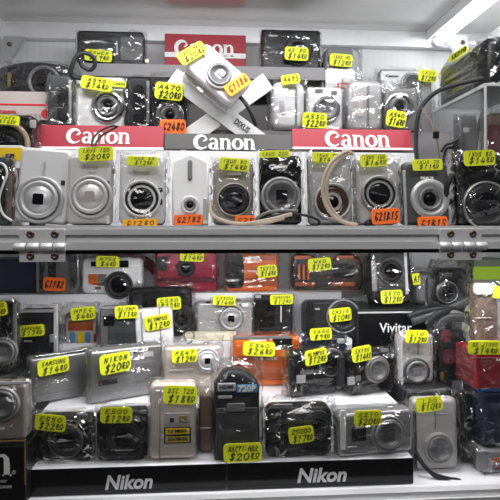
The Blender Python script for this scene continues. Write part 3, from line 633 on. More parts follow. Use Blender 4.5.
# behind, on the risers
YU = .895
compact('boxy black camera back in bag lying on the grey riser beside the striped sign', 79, 145, 34, YU, UC, 'charcoal', t=.03, wrap=True, film_='film_loose', mx=.002, lug=False, top=.004,
  plates=[('panel', 97, 49, 32, 26, 'black', .1), ('seam', 117, 48, 1.6, 14, 'grey_print', .4), ('screen', 132, 49, 22, 24, 'dark_grey', .06), ('sticker', 147, 61, 4, 4, 'champagne', .1)],
  tags=[((85, 50, 112, 61.5), 'POWER', '$1980', T_, -4)])
compact('black camera with white highlights on the riser, price tag over its lens', 261, 319, 32.5, YU, UC, 'black', t=.028, r=.004, wrap=True, film_='film_loose', mx=.001, top=.002, lens_=(298, 50, 16, 'ring', 'dark_grey'), words=[('Canon', 273, 35.5, 9, 2, 'white_print')],
  tags=[((284.5, 47, 308.5, 60.5), 'A5 80', '$1480', T_, -2)])
compact('grey round-topped camera case with a small red label and black side', 323, 359, 49, .885, .1853, 'mid_grey', t=.032, r=.014, wrap=True, mx=.002, top=.003, button=False, lug=False, backm='black', bev=.006,
  plates=[('inlay', 340, 80, 30, 24, 'silver', .2), ('red_label', 344, 86, 15, 6, 'red_print', .2, .0018), ('band', 340, 56, 26, 18, 'dark_grey', .3)], words=[('EOS', 344, 86, 9, 3, 'white_print')], tags=[((329.5, 54, 352.5, 66.5), 'IXUS HS', '$1280', T_, -3)])
compact('silver camera lying behind the hazy bags, tag at its upper corner', 378, 430, 71, .895, .1853, 'silver', t=.022, lens_=(412, 84, 12, 'grey', 'silver'), wrap=True, mx=.004, top=.004, words=[('Canon', 392, 76, 13, 2.8, 'ink')],
  plates=[('flash', 386, 84, 9, 4, 'silver_light', .3)], tags=[((418, 69.5, 437, 82), 'IXUS', '$1280', T_, -4)])

# clear acrylic case against the wall with things in and on it
xa = at(485, HY, .70).x; xb = xa + .10; zc = (225 - 79) * .70 / F
ac = thing('acrylic_case', 'clear acrylic display case standing against the wall under the black pouch', 'display case', ((xa+xb)/2, .788, ZC + U0 + .0003)); hw = (xb - xa)/2; hh = zc - U0
for nm, b in (('side_panel', (-hw, -hw + .003, -.085, .085, 0, hh - .0032)), ('side_panel', (hw - .003, hw, -.085, .085, 0, hh - .0032)), ('front_panel', (-hw, hw, -.088, -.0852, 0, hh - .0032)), ('back_panel', (-hw, hw, .0852, .088, 0, hh - .0032)), ('top_panel', (-hw, hw, -.088, .088, hh - .003, hh))):
    mb = MB(); mb.box(*b); mb.build(nm, 'acrylic', ac)
mb = MB()
for b in ((-hw - .001, -hw + .0015, -.088, .088, hh - .004, hh + .0004), (-hw - .001, -hw + .0015, -.0895, -.087, 0, hh), (-hw, hw, -.0895, -.087, hh - .003, hh + .0004), (-hw - .001, -hw + .0015, .086, .0885, 0, hh)): mb.box(*b)
mb.build('edge_highlight', 'acrylic_edge', ac)  # milkier, brighter strips paint in the highlight along the acrylic edges
# pouch on top
pc = thing('camera_pouch', 'big black camera pouch in shiny wrap on top of the acrylic case', 'camera bag', (xa + .052, .793, ZC + zc + .001))
vs, fs = slab(.082, .070, .164, .010, .010, 0, .035, 0); mesh('body', vs, fs, 'black', pc, True)
vs, fs = slab(.083, .005, .151, .002, .002, 0, .041, 0); mesh('zipper', vs, fs, 'black', pc)
bag(pc, .084, .070, .168, mx=.004, mf=.006, top=.006, m='film', amp=1.6)
xq = xa + .052 - .054
def side_hit(px, py):
    d = at(px, py, 1.) - EYE; return EYE + d * (xq / d.x) - pc.location
qa, qb, qc, qd = side_hit(447.5, 57), side_hit(466, 44.5), side_hit(469, 50.5), side_hit(450, 63.5)
ring = []
for p, q in ((qa, qb), (qb, qc), (qc, qd), (qd, qa)):
    for f in (.12, .5, .88): ring.append(p.lerp(q, f))
n = len(ring); vs = [v + Vector((k, 0, 0)) for k in (0, .0006) for v in ring]
pt = mesh('price_tag', vs, [tuple(range(n)), tuple(range(2*n - 1, n - 1, -1))] + [(i, (i+1) % n, n + (i+1) % n, n + i) for i in range(n)], T_, pc); pt['label'] = 'fluorescent yellow handwritten price tag'
mb = MB(); rnd = random.Random(5); handwrite(mb, 'SX210', 0, 0, .16, .5, .07, rnd, 1, 0, 0, 0, 0)
mb.v = [tuple(qd.lerp(qc, .5 + x).lerp(qa.lerp(qb, .5 + x), .5 + z) - Vector((.0006, 0, 0))) for x, y, z in mb.v]
mb.build('handwriting', 'ink', pt)
# things standing inside the case
compact('grey bagged lens inside the acrylic case with a black cable beside it', 456, 474, 117, .805, U0, 'mid_grey', t=.022, r=.006, wrap=True, film_='film_loose', mx=.001, top=.004, button=False, lug=False, name='bagged_lens', cat='lens',
  plates=[('label', 466, 130, 6, 5, 'white_print', .2)], cords=[([(475, 152, .805), (478, 135, .80), (480, 120, .80), (484, 110, .80)], .0025, 'cord_black', 'cable')])
compact('dark bagged camera standing inside the acrylic case next to the wall', 484, 512, 115, .775, U0, 'kraft', t=.03, wrap=True, film_='film_loose', mx=.001, top=.01, button=False, lug=False, amp=1.5, plates=[('panel', 495, 140, 14, 30, 'maroon', .1)])
# loose straps in front of the case
def loose(name, label, cat, pts, r, m, flat=1., extra=None):
    o = at(*pts[0]); t = thing(name, label, cat, tuple(o)); cord(t, pts, r, m, 'strap', flat)
    if extra: extra(t)
    return t
def tip(t):
    vs, fs = slab(.008, .010, .004, .002, .001, 0, 0, 0); p = at(436, 135, .70) - t.location
    mesh('clip', [(p.x + x, p.y + y, p.z + z) for x, y, z in vs], fs, 'black', t)
loose('neck_strap', 'thick black neck strap hanging in an arc from the pouch beside the acrylic case', 'strap', [(484, 78, .71), (462, 83, .72), (440, 90, .73), (426, 101, .735), (418, 116, .735), (416, 140, .735), (417, 172, .73), (418, 226, .73)], .0030, 'cord_black', .5)
loose('wrist_cord', 'thin brown cord with black clip dangling beside the acrylic case', 'cord', [(422, 108, .715), (426, 115, .71), (431, 122, .705), (435, 131, .70), (437, 140, .70), (440, 165, .70), (442, 226, .70)], .0011, 'kraft', 1., tip)
loose('wrist_cord', 'black cord knotted in a small loop above the glossy black bagged camera', 'cord', [(441, 152, .690), (446, 145, .688), (452, 143, .688), (457, 140, .69), (453, 147, .69), (446, 150, .692), (443, 170, .69), (443, 226, .69)], .0018, 'cord_black')

# ================================================================ LOWER BACK ROW
YD = .895
carton('carton', 'navy blue carton behind the aluminium hinge, white fold along its edge', 'carton', -20, 37, .885, .94, T4, -.054, 'navy', parts=[lambda r, y: plate(r, 'white_fold', 38, 278, 3, 34, 'silver', y, .0008, .1), lambda r, y: plate(r, 'band', 16, 290, 56, 3, 'charcoal', y, .0006, .1)])
compact('round silver camera in shiny bag with orange sticker beside the navy carton', 45, 80, 254, .875, T4, 'mid_grey', t=.03, r=.014, bev=.008, wrap=True, film_='film_loose', lug=False, mx=.003, amp=1.6,
  plates=[('chrome_band', 74, 272, 9, 34, 'chrome', .4, .003), ('dark_panel', 52, 268, 8, 22, 'charcoal', .3)], tags=[((43, 277.5, 65, 291), 'G1182', '', O_, -3)])
compact('white bagged camera with dark lens and small orange label', 84, 143, 258, YD - .012, T4, 'white_shell', t=.03, wrap=True, r=.008, mx=.003, top=.006, lens_=(119, 285, 14, 'dark', 'dark_grey'),
  plates=[('viewfinder', 95, 264, 8, 5, 'glass_dark', .1), ('flash', 124, 264, 9, 7, 'glass_dark', .1), ('orange_label', 93, 279, 9, 10, 'orange_shell', .1), ('print', 102, 280, 8, 12, 'mid_grey', .05), ('red_line', 98, 284, 12, 2, 'red_print', .1), ('badge', 98, 288, 6, 3, 'gold_edge', .2)],
  tags=[((96, 256, 119, 267.5), 'M753', '$480', T_, -2)])
loose('cloth_strap', 'dark maroon cloth strap slung behind the white bagged camera', 'strap', [(98, 254, .925), (112, 254, .93), (128, 256, .93), (140, 258, .93), (150, 265, .93), (156, 272, .925)], .008, 'maroon', .35)
compact('crimson camera in bag with small dark lens and black flash corner', 156, 217, 250.5, YD, T4, 'red_shell', t=.024, r=.004, wrap=True, mx=.002, top=.004, lens_=(186, 268, 10, 'ring', 'red_shell'),
  plates=[('flash_corner', 162, 264, 11, 14, 'charcoal', .15), ('base_band', 186, 280, 58, 5, 'maroon', .2), ('flash', 166, 257, 7, 3, 'glass_grey', .2)], tags=[((180, 250, 204, 261.5), 'COOLPIX', '$1480', T_, -3)])
compact('orange camera with black grip in glossy bag on the back shelf', 226, 277, 254, YD, T4, 'orange_shell', t=.026, yaw=-6, wrap=True, film_='film_loose', mx=.002, top=.005, r=.006,
  plates=[('grip', 235, 271, 18, 34, 'black', .25, .003), ('top_strip', 258, 257.5, 34, 5, 'orange_dark', .2), ('lower_panel', 261, 282, 32, 8, 'orange_dark', .2)], words=[('OLYMPUS', 254, 258, 12, 3, 'white_print'), ('TOUGH', 252, 271, 10, 2, 'white_print')],
  tags=[((257.5, 265, 277, 277.5), 'TG310', '$1680', T_, 5)])
compact('brown-orange patterned camera with wavy top in bag on the back shelf', 291, 362, 252.5, YD, T4, 'camo_shell', t=.028, wrap=True, film_='film_loose', mx=.002, top=.003, bev=.006, button=False,
  pts=[(-.9, -1), (.92, -1), (1, -.75), (1, .35), (.88, .75), (.6, 1), (.4, .98), (.1, .55), (-.15, .5), (-.4, .85), (-.8, 1), (-.93, .9), (-1, .6), (-1, -.8)],
  plates=[('grip_rib', 299, 272, 1.8, 15, 'orange_shell', .4, .003), ('grip_rib', 303.5, 272, 1.8, 15, 'orange_shell', .4, .003), ('grip_rib', 308, 272, 1.8, 15, 'orange_shell', .4, .003), ('base_stripe', 305, 284, 20, 4, 'orange_dark', .3), ('top_stripe', 303, 257.5, 18, 4, 'orange_dark', .4), ('top_stripe', 345, 257.5, 18, 4, 'orange_dark', .4), ('side_stripe', 343, 284, 24, 4, 'orange_dark', .3), ('black_panel', 344, 271, 22, 14, 'black', .2)],
  tags=[((308, 258, 331.5, 270.5), 'W60', '$1280', T_, 5)])
# tall black carton and what stands on it
vb = carton('camcorder_carton', 'tall black carton with white maker name under the bagged black camera', 'carton', 357, 452, .808, .90, FL, -.1285, 'charcoal')
plate(vb, 'front_print', 404, 345, 92, 64, 'black', -.046, .0004, .01); plate(vb, 'top_edge', 404, 312.2, 94, 1.6, 'silver_light', -.046, .0006, .1)  # pale top strip paints in the highlight along the black carton's edge
x, z, s = hit(vb, 395.5, 327.5, -.046); lettering('Vivitar', 33*s, 9.5*s, 'white_print', vb, x, -.0468, z, 0, .012)
compact('black camera on end in glossy bag on the tall black carton', 369, 410, 248, .855, -.128, 'black', t=.026, lean=8, wrap=True, film_='film_loose', mx=.002, top=.004, lens_=(391, 271, 14, 'band', 'dark_grey'),
  plates=[('mirror_strip', 374, 276, 5, 30, 'mid_grey', .3), ('trim_band', 406, 272, 3, 44, 'silver', .2)], tags=[((380.5, 290, 403, 303.5), 'S570', '$1280', T_, 2)])
compact('translucent bag with grey camera and pale tag behind the strap heap', 413, 431, 272, .862, -.128, 'mid_grey', t=.03, wrap=True, film_='film_loose', mx=.003, top=.008, r=.01, bev=.006, lug=False, button=False, amp=1.5, plates=[('chrome_band', 426, 292, 3, 30, 'chrome', .4, .003)],
  tags=[((412, 273, 420, 285), 'A1', '', T_, 8)])
compact('black bridge camera in crinkled shiny bag below the hinge', 434, 464, 268, .848, -.128, 'black', t=.035, wrap=True, film_='film_loose', mx=.003, top=.012, r=.01, bev=.006, amp=2., lens_=(447, 292, 11, 'ring', 'steel'), plates=[('grip', 461, 295, 8, 30, 'charcoal', .3, .004), ('flash', 447, 275, 10, 4, 'chrome', .3)])
hp = thing('neck_strap', 'tangled dark grey neck straps heaped on the tall black carton', 'strap', tuple(at(440, 312, .822)))
for k, P in enumerate(([(408, 318, .80), (425, 312, .80), (445, 310, .80), (465, 315, .80), (482, 322, .80)], [(412, 322, .796), (432, 316, .796), (452, 308, .797), (468, 300, .80), (472, 292, .81)], [(428, 326, .794), (440, 314, .794), (460, 316, .794), (478, 328, .79), (470, 334, .78)], [(430, 345, .79), (432, 322, .79), (444, 312, .792), (462, 309, .80)], [(437, 350, .79), (439, 328, .788), (450, 318, .79), (474, 318, .79), (486, 312, .80)])):
    cord(hp, P, .0065, ('charcoal', 'dark_grey', 'cord_grey', 'charcoal', 'dark_grey')[k], 'strap', .3)
carton('lime_carton', 'grey-green carton with lime band standing at the back beside the wall', 'carton', 474, 515, .89, .95, T4, -.058, 'green_grey', parts=[lambda r, y: plate(r, 'lime_band', 494, 273, 44, 13, 'lime', y, .0006, .1)])
# ================================================================ LOWER MIDDLE ROW
YC = .825
compact('dark camera with silver frame in bag at the stand end, behind flat silver camera', 20, 58, 309, .768, T2, 'charcoal', t=.022, wrap=True, film_='film_loose', mx=.003, top=.006, lug=False,
  plates=[('frame', 56, 332, 4, 56, 'silver_light', .3, .002), ('frame_top', 38, 311, 36, 3, 'silver', .3, .002), ('hinge_button', 52, 338, 4, 8, 'silver', .3, .003), ('logo_strip', 28, 341, 8, 2, 'grey_print', .3)],
  tags=[((18.5, 325, 44, 336.5), 'SAMSUNG', '$1380', T_, 4)])
compact('camera in grey bag with pink, blue and orange printed card', 66, 97, 312, .815, T3, 'mid_grey', t=.022, wrap=True, film_='film_loose', mx=.002, top=.014, lug=False, button=False,
  plates=[('printed_card', 81, 333, 29, 30, 'pink_card', .06), ('picture_strip', 81, 326, 25, 9, 'orange_dark', .1, .0018), ('blue_column', 73, 337, 6, 11, 'blue_print', .4, .002), ('orange_column', 81, 337, 7, 12, 'yellow_card', .3, .002), ('blue_column', 88, 337, 6, 11, 'blue_print', .4, .002), ('red_mark', 95, 338, 3, 9, 'red_print', .3)],
  tags=[((71, 307, 95.5, 320), 'MPEG', '$480', T_, 5)])
compact('grey camera on end with rough face and dark window in its corner', 101, 140, 306, .79, T2, 'mid_grey', t=.02, wrap=True, mx=.002, top=.004, bev=.003, lug=False,
  plates=[('lens_window', 109, 321, 11, 10, 'black_gloss', .1), ('face_panel', 123, 333, 30, 38, 'dark_grey', .08, .0008), ('button', 128, 323, 3, 3, 'silver', .5), ('rim', 120, 307.5, 36, 2.5, 'silver', .3)],
  tags=[((115, 305.5, 138, 318.5), 'OLYMP', '$1180', T_, 2)])
compact('white camera with upright seam standing askew beside the grey camera', 139, 176, 308, .788, T2, 'white_shell', t=.02, roll=-3, mx=.002, bev=.003, lug=False, button=False,
  plates=[('seam', 160, 322, .9, 38, 'mid_grey', .3), ('side_strip', 142, 330, 2, 36, 'silver', .3)], tags=[((144.5, 315, 171, 329.5), 'OLYMPUS', '$1280', T_, 7)])
compact('black camera in crumpled bag behind the white camera with seam', 130, 192, 287, .847, T3, 'black', t=.024, wrap=True, film_='film_loose', mx=.002, top=.006, lens_=(182, 318, 13, 'ring', 'dark_grey'), amp=1.5,
  tags=[((157, 297, 181, 310), 'C530', '$1280', T_, 4)], plates=[('grip', 138, 312, 9, 34, 'charcoal', .3, .003)])
compact('plain silver camera facing out over the cream box', 197, 252, 301, .835, T3, 'silver', t=.022, r=.004, wrap=True, mx=.002, top=.003, lens_=(231, 318, 14.5, 'plain', 'silver'), plates=[('flash', 245, 305, 6, 3.5, 'white_print', .2), ('af_lamp', 240, 305, 1.8, 1.8, 'charcoal', .5), ('mode_window', 208, 302.5, 5, 2, 'charcoal', .3)],
  tags=[((213, 295.5, 235.5, 305.5), 'S3300', '$1480', T_, -2)])
cb = carton('cream_box', 'flat cream box below the plain silver camera, black cord loop on it', 'box', 183, 236, .803, .820, T3, -.1605, 'cream')
cord(cb, [(186, 341, .799), (184, 334, .798), (189, 330, .798), (194, 334, .798), (192, 341, .798), (187, 344, .798)], .0009, 'cord_black', 'cord_loop', 1., 'black cord loop')
compact('plain black camera with a white upright mark between silver and ringed cameras', 254, 292, 295, .842, T3, 'charcoal', t=.022, r=.003, wrap=True, mx=.002, top=.004, lug=False, plates=[('white_mark', 281, 314, 1.3, 16, 'white_print', .3), ('panel', 265, 314, 20, 28, 'black', .1), ('mode_window', 258, 296.5, 6, 3, 'silver', .2)],
  tags=[((270, 294.5, 293, 304.5), 'SAMSUNG', '$1280', T_, 1)])
compact('dark grey camera with large lens ring in stiff clear box', 302, 358, 300, .835, T3, 'charcoal', t=.024, r=.01, lens_=(343, 316, 17, 'ring', 'silver'), lug=False,
  plates=[('grip', 310, 318, 9, 34, 'black', .3, .004), ('logo_strip', 316, 309, 8, 2, 'grey_print', .3)], tags=[((329, 308, 351.5, 321.5), 'CASIO', '$1080', T_, 6)], tagm=.010)
# the stiff clear box around it
A, B = at(297, HY, .815).x, at(367, HY, .815).x
bx = thing('clear_box', 'stiff clear plastic box around the dark grey ringed camera', 'box', ((A+B)/2, .835, ZC + T3 + .0002))
zt = (225 - 294) * .815 / F - T3
for nm, y in (('front_sheet', -.0235), ('back_sheet', .0235)):
    vs, fs = slab(B - A, zt, .0012, .008, .0004, 0, zt/2, y); mesh(nm, vs, fs, 'acrylic', bx)
fr_ = outline(B - A, zt, .008); n = len(fr_)
vs = [(x, y, z + zt/2) for y in (-.0225, .0225) for x, z in fr_]; mesh('rim', vs, [(i, (i+1) % n, n + (i+1) % n, n + i) for i in range(n)], 'acrylic', bx)
# ================================================================ LOWER UPPER STEP
YL = .722
compact('flat silver grey camera turned sideways at the end of the white stand', 35, 99, 352, .740, T2, 'silver_dim', t=.02, yaw=33, r=.004, wrap=True, mx=.002, top=.003, lug=False, plates=[('seam', 66, 390, 56, 1, 'mid_grey', .2), ('top_trim', 66, 353, 60, 2, 'chrome', .3)],
  tags=[((38, 358, 69, 374), 'SAMSUNG', '$1480', T_, 3)])
compact('silver camera turned sideways with a little dark badge at its foot', 92, 159, 346, .736, T2, 'silver_dim', t=.02, yaw=27, r=.004, wrap=True, mx=.002, top=.003, lug=False, backm='silver_dim',
  plates=[('flash', 148, 354, 11, 5, 'silver_light', .3), ('viewfinder', 135, 352, 3, 3.5, 'charcoal', .5), ('dark_badge', 108, 382, 19, 5, 'charcoal', .1), ('badge_mark', 101, 383, 4, 4, 'red_print', .2), ('face_panel', 146, 372, 22, 20, 'mid_grey', .1, .0005)],
  tags=[((99.5, 353, 131, 373), 'NIKON', '$2080', T_, 4)])
compact('silver camera with pale round lens lying in bag behind the tall camera back', 164, 221, 345, .742, T2, 'champagne_light', t=.02, yaw=6, r=.004, wrap=True, mx=.002, lens_=(207, 360, 12.5, 'plain', 'silver_light'), plates=[('flash', 214, 348, 8, 3, 'white_print', .2), ('grip_line', 181, 370, 24, 2, 'silver_light', .4)],
  tags=[((172, 349, 197, 362.5), 'FE47', '$1280', T_, 3)])
compact('bright orange camera in bag on the white step with a price tag at its face', 233, 299, 336, .781, T2, 'orange_shell', t=.022, r=.004, wrap=True, mx=.003, top=.004, lug=False,
  plates=[('lower_panel', 266, 368, 62, 24, 'orange_dark', .08), ('dark_corner', 283, 344, 20, 11, 'black', .1), ('lens_window', 294.5, 342, 6, 6, 'orange_dark', .5, .002), ('top_strip', 262, 337.5, 58, 3, 'mid_grey', .3), ('chrome_rule', 266, 361.5, 58, 1, 'champagne', .3)],
  words=[('LUMIX', 269, 358.5, 18, 3, 'champagne'), ('Panasonic', 258, 340, 17, 2.5, 'white_print')], tags=[((243, 341.5, 275, 356), 'FS40', '$2680', T_, -3)])
compact('black camera in crinkled bag with white printed patch beside the orange camera', 287, 336, 349, .733, T2, 'black', t=.024, yaw=16, wrap=True, film_='film_loose', mx=.003, top=.006, lens_=(331, 362, 14, 'ring', 'mid_grey'),
  plates=[('patch_print', 301, 379, 10, 8, 'grey_print', .1), ('patch_lines', 307, 372, 14, 4, 'mid_grey', .2), ('grip', 291, 372, 5, 26, 'charcoal', .3, .003)], tags=[((303.5, 349, 328, 364.5), 'OLYMPUS', '$1280', T_, 6)])
compact('black camera with grey lens and white printed patch at the step edge', 342, 393, 350, .735, T2, 'black', t=.024, yaw=15, r=.012, wrap=True, film_='film_loose', mx=.001, top=.006, lens_=(376.5, 369, 13.5, 'grey', 'steel'),
  plates=[('patch_print', 351, 381, 8, 8, 'grey_print', .1), ('patch_lines', 358, 378, 6, 5, 'mid_grey', .2), ('grip', 341, 372, 6, 30, 'charcoal', .3, .003), ('flash', 384, 350, 9, 4, 'glass_grey', .3)], tags=[((351, 346, 373, 361.5), 'SX130', '$1480', T_, 6)])
compact('small blue-black camera peeping between the step cameras and clear box', 303, 345, 336, .778, T2, 'navy', t=.018, wrap=True, film_='film_loose', mx=.001, top=.004, lug=False, plates=[('flash', 341, 341, 8, 5, 'silver', .3)], tags=[((310, 328, 332, 340), 'S450', '$980', T_, 3)])
# ================================================================ LOWER FRONT STEP
YE = .656
compact('black bagged camera with thin lens ring at the end of the front step', 40, 95, 414, .660, T1, 'black', t=.022, yaw=-5, wrap=True, film_='film_loose', mx=.003, top=.004, lens_=(66, 440, 17.5, 'ring', 'dark_grey'), plates=[('flash', 82, 411.5 + 4, 10, 3, 'glass_grey', .3)],
  tags=[((35, 414.5, 66, 431), 'E550', '$2280', T_, -5)])
compact('all black bagged camera between ringed camera and tall camera back', 98, 148, 408, .657, T1, 'black', t=.022, wrap=True, film_='film_loose', mx=.003, top=.004, lens_=(124, 437, 17, 'ring', 'black'), tags=[((100.5, 407, 132, 423), 'E500', '$1280', T_, -1)], plates=[('flash', 144, 412, 6, 4, 'glass_grey', .3)])
compact('tall champagne camera back with small yellow label and square windows', 150, 196, 384, .655, T1, 'champagne_light', t=.026, lean=5, wrap=True, mx=.002, top=.004, lug=False, button=False,
  plates=[('lens_window', 172, 420, 4.5, 4.5, 'charcoal', .1), ('window_surround', 177, 419, 25, 12, 'silver', .1, .0006), ('sensor', 183, 419, 8, 7, 'gold_edge', .1, .0016), ('label_border', 177.5, 435, 27, 16, 'charcoal', .05), ('yellow_label', 177.5, 431, 24, 6, 'yellow_card', .05, .0016), ('tan_label', 177.5, 439, 24, 6, 'mustard', .05, .0016), ('side_seam', 160, 425, .8, 70, 'mid_grey', .2)],
  words=[('7.2 MEGA', 177.5, 431, 20, 3, 'ink'), ('ZOOM 3X', 177.5, 439, 20, 3, 'ink')], tags=[((163.5, 386, 197, 404), 'DSC T20', '$1880', T_, -3)])
compact('black camcorder on end in bag with pale video badge and large tag at foot', 214, 259, 370, .653, T1, 'charcoal', t=.030, lean=3, wrap=True, film_='film_loose', mx=.003, top=.012, name='camcorder', cat='camcorder', lug=False, button=False, bev=.005,
  pts=[(-1, -1), (1, -1), (1, .62), (.92, .74), (.5, .92), (.1, 1), (-.4, 1), (-.6, .95), (-1, .66)],
  plates=[('badge', 226.5, 387, 18, 8, 'silver_light', .1), ('video_badge', 247, 388.5, 21, 8, 'blue_print', .1, .0008), ('logo_strip', 225, 397, 14, 3, 'grey_print', .3), ('screen_hatch', 237, 432, 42, 48, 'dark_grey', .06, .002), ('hatch_catch', 236, 407, 18, 8, 'mid_grey', .2, .003), ('seam', 237, 412, 42, 1, 'black', .2, .0026)],
  words=[('HDMI', 226.5, 387, 14, 4, 'ink'), ('720P', 247, 388.5, 18, 6, 'white_print')], tags=[((223.5, 443.5, 262, 462), 'XACTI HD2', '$2080', T_, 1)])
compact('brown cloth pouch in bag wedged between tall camera back and camcorder', 199, 214, 391, .672, T1, 'kraft', t=.02, wrap=True, mx=.001, top=.006, lug=False, button=False, name='cloth_pouch', cat='pouch', plates=[('fold', 206, 428, 12, 2, 'taupe', .3)])
compact('black camera in ruffled bag beside the camcorder with low price tag', 265, 330, 404, .655, T1, 'black', t=.026, wrap=True, film_='film_loose', mx=.003, top=.006, amp=1.8, r=.01, lens_=(318, 424, 14, 'ring', 'charcoal'), plates=[('grip', 274, 424, 13, 34, 'charcoal', .3, .004), ('flash', 283, 406, 20, 4, 'glass_grey', .3)],
  tags=[((288.5, 426.5, 314, 443), 'Z5000', '$1780', T_, 6)])
compact('silver bagged camera with large grey lens ring and square blades', 334, 411, 409, .653, T1, 'silver_dim', t=.022, yaw=8, wrap=True, mx=.002, top=.006, r=.006, lens_=(387, 433, 18.5, 'grey', 'mid_grey'),
  plates=[('dark_patch', 359, 433, 15, 16, 'charcoal', .1), ('patch_lines', 359, 427, 10, 3, 'grey_print', .2, .0016), ('grip_line', 343, 430, 6, 40, 'silver_light', .3), ('logo_strip', 352, 447, 10, 2, 'grey_print', .3), ('lens_plate', 387, 433, 12, 13, 'dark_grey', .1, .007)],
  tags=[((353, 410, 382, 425.5), 'S210', '$2080', T_, -2)])
# ================================================================ LOWER CORNERS
carton('carton', 'black carton stood under the camera with round grey lens beside the stand', 'carton', -40, 18, .668, .74, FL, -.183, 'charcoal')
compact('black camera with round grey lens cut by the cabinet edge', -48, 17, 302, .70, -.1828, 'black', t=.03, wrap=True, mx=.001, top=.004, lens_=(4, 351, 14, 'grey', 'mid_grey'), lug=False, tags=[((-14, 302, 6.5, 316.5), 'S630', '$1180', T_, 8)], plates=[('edge_trim', 15, 332, 3, 58, 'mid_grey', .3)])
nb = carton('camera_carton', 'black carton with gold edge and large white serif letter', 'carton', -40, 26, .615, .663, FL, (225 - 440) * .615 / F, 'black')
plate(nb, 'gold_edge', 25, 462, 1.5, 46, 'gold_edge', -.024, .0006, .2); plate(nb, 'gold_edge', -2, 441.5, 54, 1.5, 'gold_edge', -.024, .0006, .2)
x, z, s = hit(nb, 1.5, 465, -.024); mb = MB(); serif_glyph(mb, 'n', -.5, x, -.0248, z - 11*s, 23*s); mb.build('lettering', 'white_print', nb)
for txt, px, py, wp, hp in (('RY', 4.5, 481, 6.5, 2.6), ('ORIES', 6, 486.5, 12, 2.8), ('©', 14, 472, 4, 4)):
    x, z, s = hit(nb, px, py, -.024); lettering(txt, wp*s, hp*s, 'grey_print', nb, x, -.0248, z, 0, .04)
compact('silver brown camera with small lens lying on the gold-edged black carton', -32, 30, 381, .640, (225 - 440) * .615 / F + .0005, 'taupe', t=.026, wrap=True, mx=.001, top=.003, lens_=(3, 403, 17, 'grey', 'silver'), plates=[('top_trim', 5, 383, 50, 3, 'silver_light', .3), ('badge', 2, 429, 5, 3, 'silver_light', .3)])
carton('carton', 'dark carton under the silver camera on end at the end of the stand', 'carton', 403, 452, .70, .78, FL, -.2185, 'charcoal')
compact('silver camera on end with grey ringed lens in front of the tall black carton', 396, 431, 333, .735, -.2182, 'silver_pink', t=.02, wrap=True, mx=.003, top=.003, lens_=(416, 371, 13.5, 'grey', 'dark_grey'), tags=[((405, 330, 428, 343), 'L10', '$1280', T_, -2)], plates=[('trim_band', 402, 362, 2, 60, 'silver_light', .3), ('seam', 418, 348, .8, 14, 'mid_grey', .3)])
compact('silver camera on end standing on the cabinet floor with trailing grey strap', 412, 456, 399, .672, FL, 'silver_pink', t=.02, lean=4, wrap=True, mx=.002, top=.008, bev=.005, lens_=(438.5, 448, 15.5, 'grey', 'silver_pink'), plates=[('seam', 435, 420, .8, 18, 'mid_grey', .3), ('trim_band', 415, 440, 3, 56, 'charcoal', .3)], words=[('FinePix', 442, 414, 11, 2.2, 'grey_print')],
  tags=[((416, 397, 443, 411.5), 'L20', '$1080', T_, 6)],
  cords=[([(416, 452, .655), (424, 465, .646), (436, 477, .64), (450, 482, .637), (463, 485, .635)], .0024, 'charcoal', 'wrist_strap', .5), ([(418, 458, .652), (430, 472, .645), (446, 478, .641), (458, 480, .638), (466, 485, .636)], .0024, 'charcoal', 'wrist_strap', .5)])
compact('dark pouch with brick-red patches standing behind the silver camera on end', 436, 464, 330, .740, -.2182, 'charcoal', t=.02, wrap=True, film_='film_loose', mx=.001, top=.01, name='camera_pouch', cat='pouch', lug=False, button=False, plates=[('red_patch', 446, 336, 10, 12, 'maroon', .3), ('red_patch', 449, 357, 13, 14, 'maroon', .3), ('yellow_mark', 442, 376, 4, 8, 'gold_edge', .4)])
compact('tall black strap bundle in bag standing on the floor beside the blue box', 457, 470, 392, .690, FL, 'black', t=.02, wrap=True, film_='film_loose', mx=.001, top=.005, name='strap_bundle', cat='strap', lug=False, button=False, amp=1.6, plates=[('fold', 464, 430, 3, 60, 'charcoal', .4, .004)])
zq = [FL]
def stack(name, label, cat, x0, x1, y0, Y, m, **k):
    r = compact(label, x0, x1, y0, Y, zq[0] + .0005, m, name=name, cat=cat, t=.06, wrap=k.pop('wrap', True), film_='film_loose', mx=.001, top=.001, lug=False, button=False, r=.003, **k)
    zq[0] = (225 - y0) * Y / F + .0035 ; return r
def lev(y0, Y): return (at(485, y0, Y).z - ZC)
stack('bagged_camera', 'silver bagged camera with small coloured label at the bottom of the stack', 'camera', 471, 520, 440, .678, 'silver_dim', plates=[('orange_label', 497, 460, 9, 5, 'orange_dark', .1), ('red_label', 497, 467, 9, 5, 'maroon', .1), ('grey_panel', 482, 460, 12, 18, 'mid_grey', .1)], amp=1.6)
zq[0] = lev(440, .678) + .002
stack('navy_box', 'navy box with shiny blue foil top in the middle of the stack', 'box', 472, 524, 385, .682, 'navy', plates=[('foil_top', 499, 388, 46, 7, 'blue_foil', .2)])
zq[0] = lev(385, .682) + .002
stack('red_box', 'red box with large yellow price tag topping the stack by the wall', 'box', 465, 522, 346, .680, 'red_dark', plates=[('fold', 490, 358, 40, 1, 'maroon', .2)], tags=[((467, 340.5, 501, 354.5), 'GE J1050', '$1480', T_, -1)])
zq[0] = lev(346, .680) + .002
compact('rose gold camera on end in clear wrap with shiny silver top', 473, 494, 283, .686, zq[0], 'copper_foil', t=.026, wrap=True, film_='film_loose', mx=.003, top=.004, lug=False, button=False, plates=[('silver_top', 483, 289, 19, 11, 'silver_light', .3, .003), ('seam', 483, 318, 17, 1, 'champagne', .3), ('side_tag', 495, 292, 5, 12, 'tag_yellow', .2, .006)])

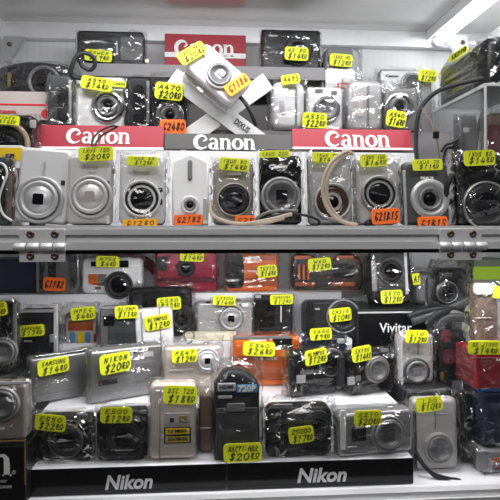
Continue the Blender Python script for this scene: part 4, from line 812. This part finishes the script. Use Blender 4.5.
# ================================================================ LIGHT
def area(name, loc, rot, sx, sy, power, col=(1, 1, 1)):
    l = bpy.data.lights.new(name, 'AREA'); l.shape = 'RECTANGLE'; l.size = sx; l.size_y = sy; l.energy = power; l.color = col
    o = bpy.data.objects.new(name, l); COL.objects.link(o); o.location = loc; o.rotation_euler = rot; return o
area('upper_front_tube_light', (.06, .625, ZC + ZT - .02), (R(28), 0, 0), .62, .02, 1.7, (.98, .98, 1.))     # tube along the front of the upper compartment
area('lower_front_tube_light', (.14, .635, ZC - .036), (R(27), 0, 0), .60, .012, 1.35, (.98, .98, 1.))         # tube tucked behind the rail
area('shop_ceiling_light', (.3, -1.2, ZC + 1.5), (R(48), 0, 0), 1.2, .3, 16, (1., .98, .95))
area('shop_ceiling_light', (-1.2, -.6, ZC + 1.5), (R(40), 0, R(-40)), 1.2, .3, 5, (1., .98, .95))
w = bpy.data.worlds.new('shop'); sc.world = w; w.use_nodes = True
nt = w.node_tree; bg = nt.nodes['Background']; tc = nt.nodes.new('ShaderNodeTexCoord'); sp = nt.nodes.new('ShaderNodeSeparateXYZ'); rp = nt.nodes.new('ShaderNodeValToRGB')
mp = nt.nodes.new('ShaderNodeMath'); mp.operation = 'MULTIPLY_ADD'; mp.inputs[1].default_value = .5; mp.inputs[2].default_value = .5
nt.links.new(tc.outputs['Generated'], sp.inputs[0]); nt.links.new(sp.outputs['Z'], mp.inputs[0]); nt.links.new(mp.outputs[0], rp.inputs[0]); nt.links.new(rp.outputs[0], bg.inputs[0])
rp.color_ramp.elements[0].color = (.05, .05, .05, 1); rp.color_ramp.elements[0].position = .45; rp.color_ramp.elements[1].position = .85; rp.color_ramp.elements[1].color = (.75, .75, .78, 1)
bg.inputs[1].default_value = .30
vs_ = sc.view_settings; vs_.view_transform = 'Standard'; vs_.look = 'None'; vs_.gamma = 1; vs_.use_curve_mapping = False; vs_.exposure = .1
sc.cycles.transparent_max_bounces = 24; sc.cycles.max_bounces = 8; sc.cycles.sample_clamp_indirect = 4
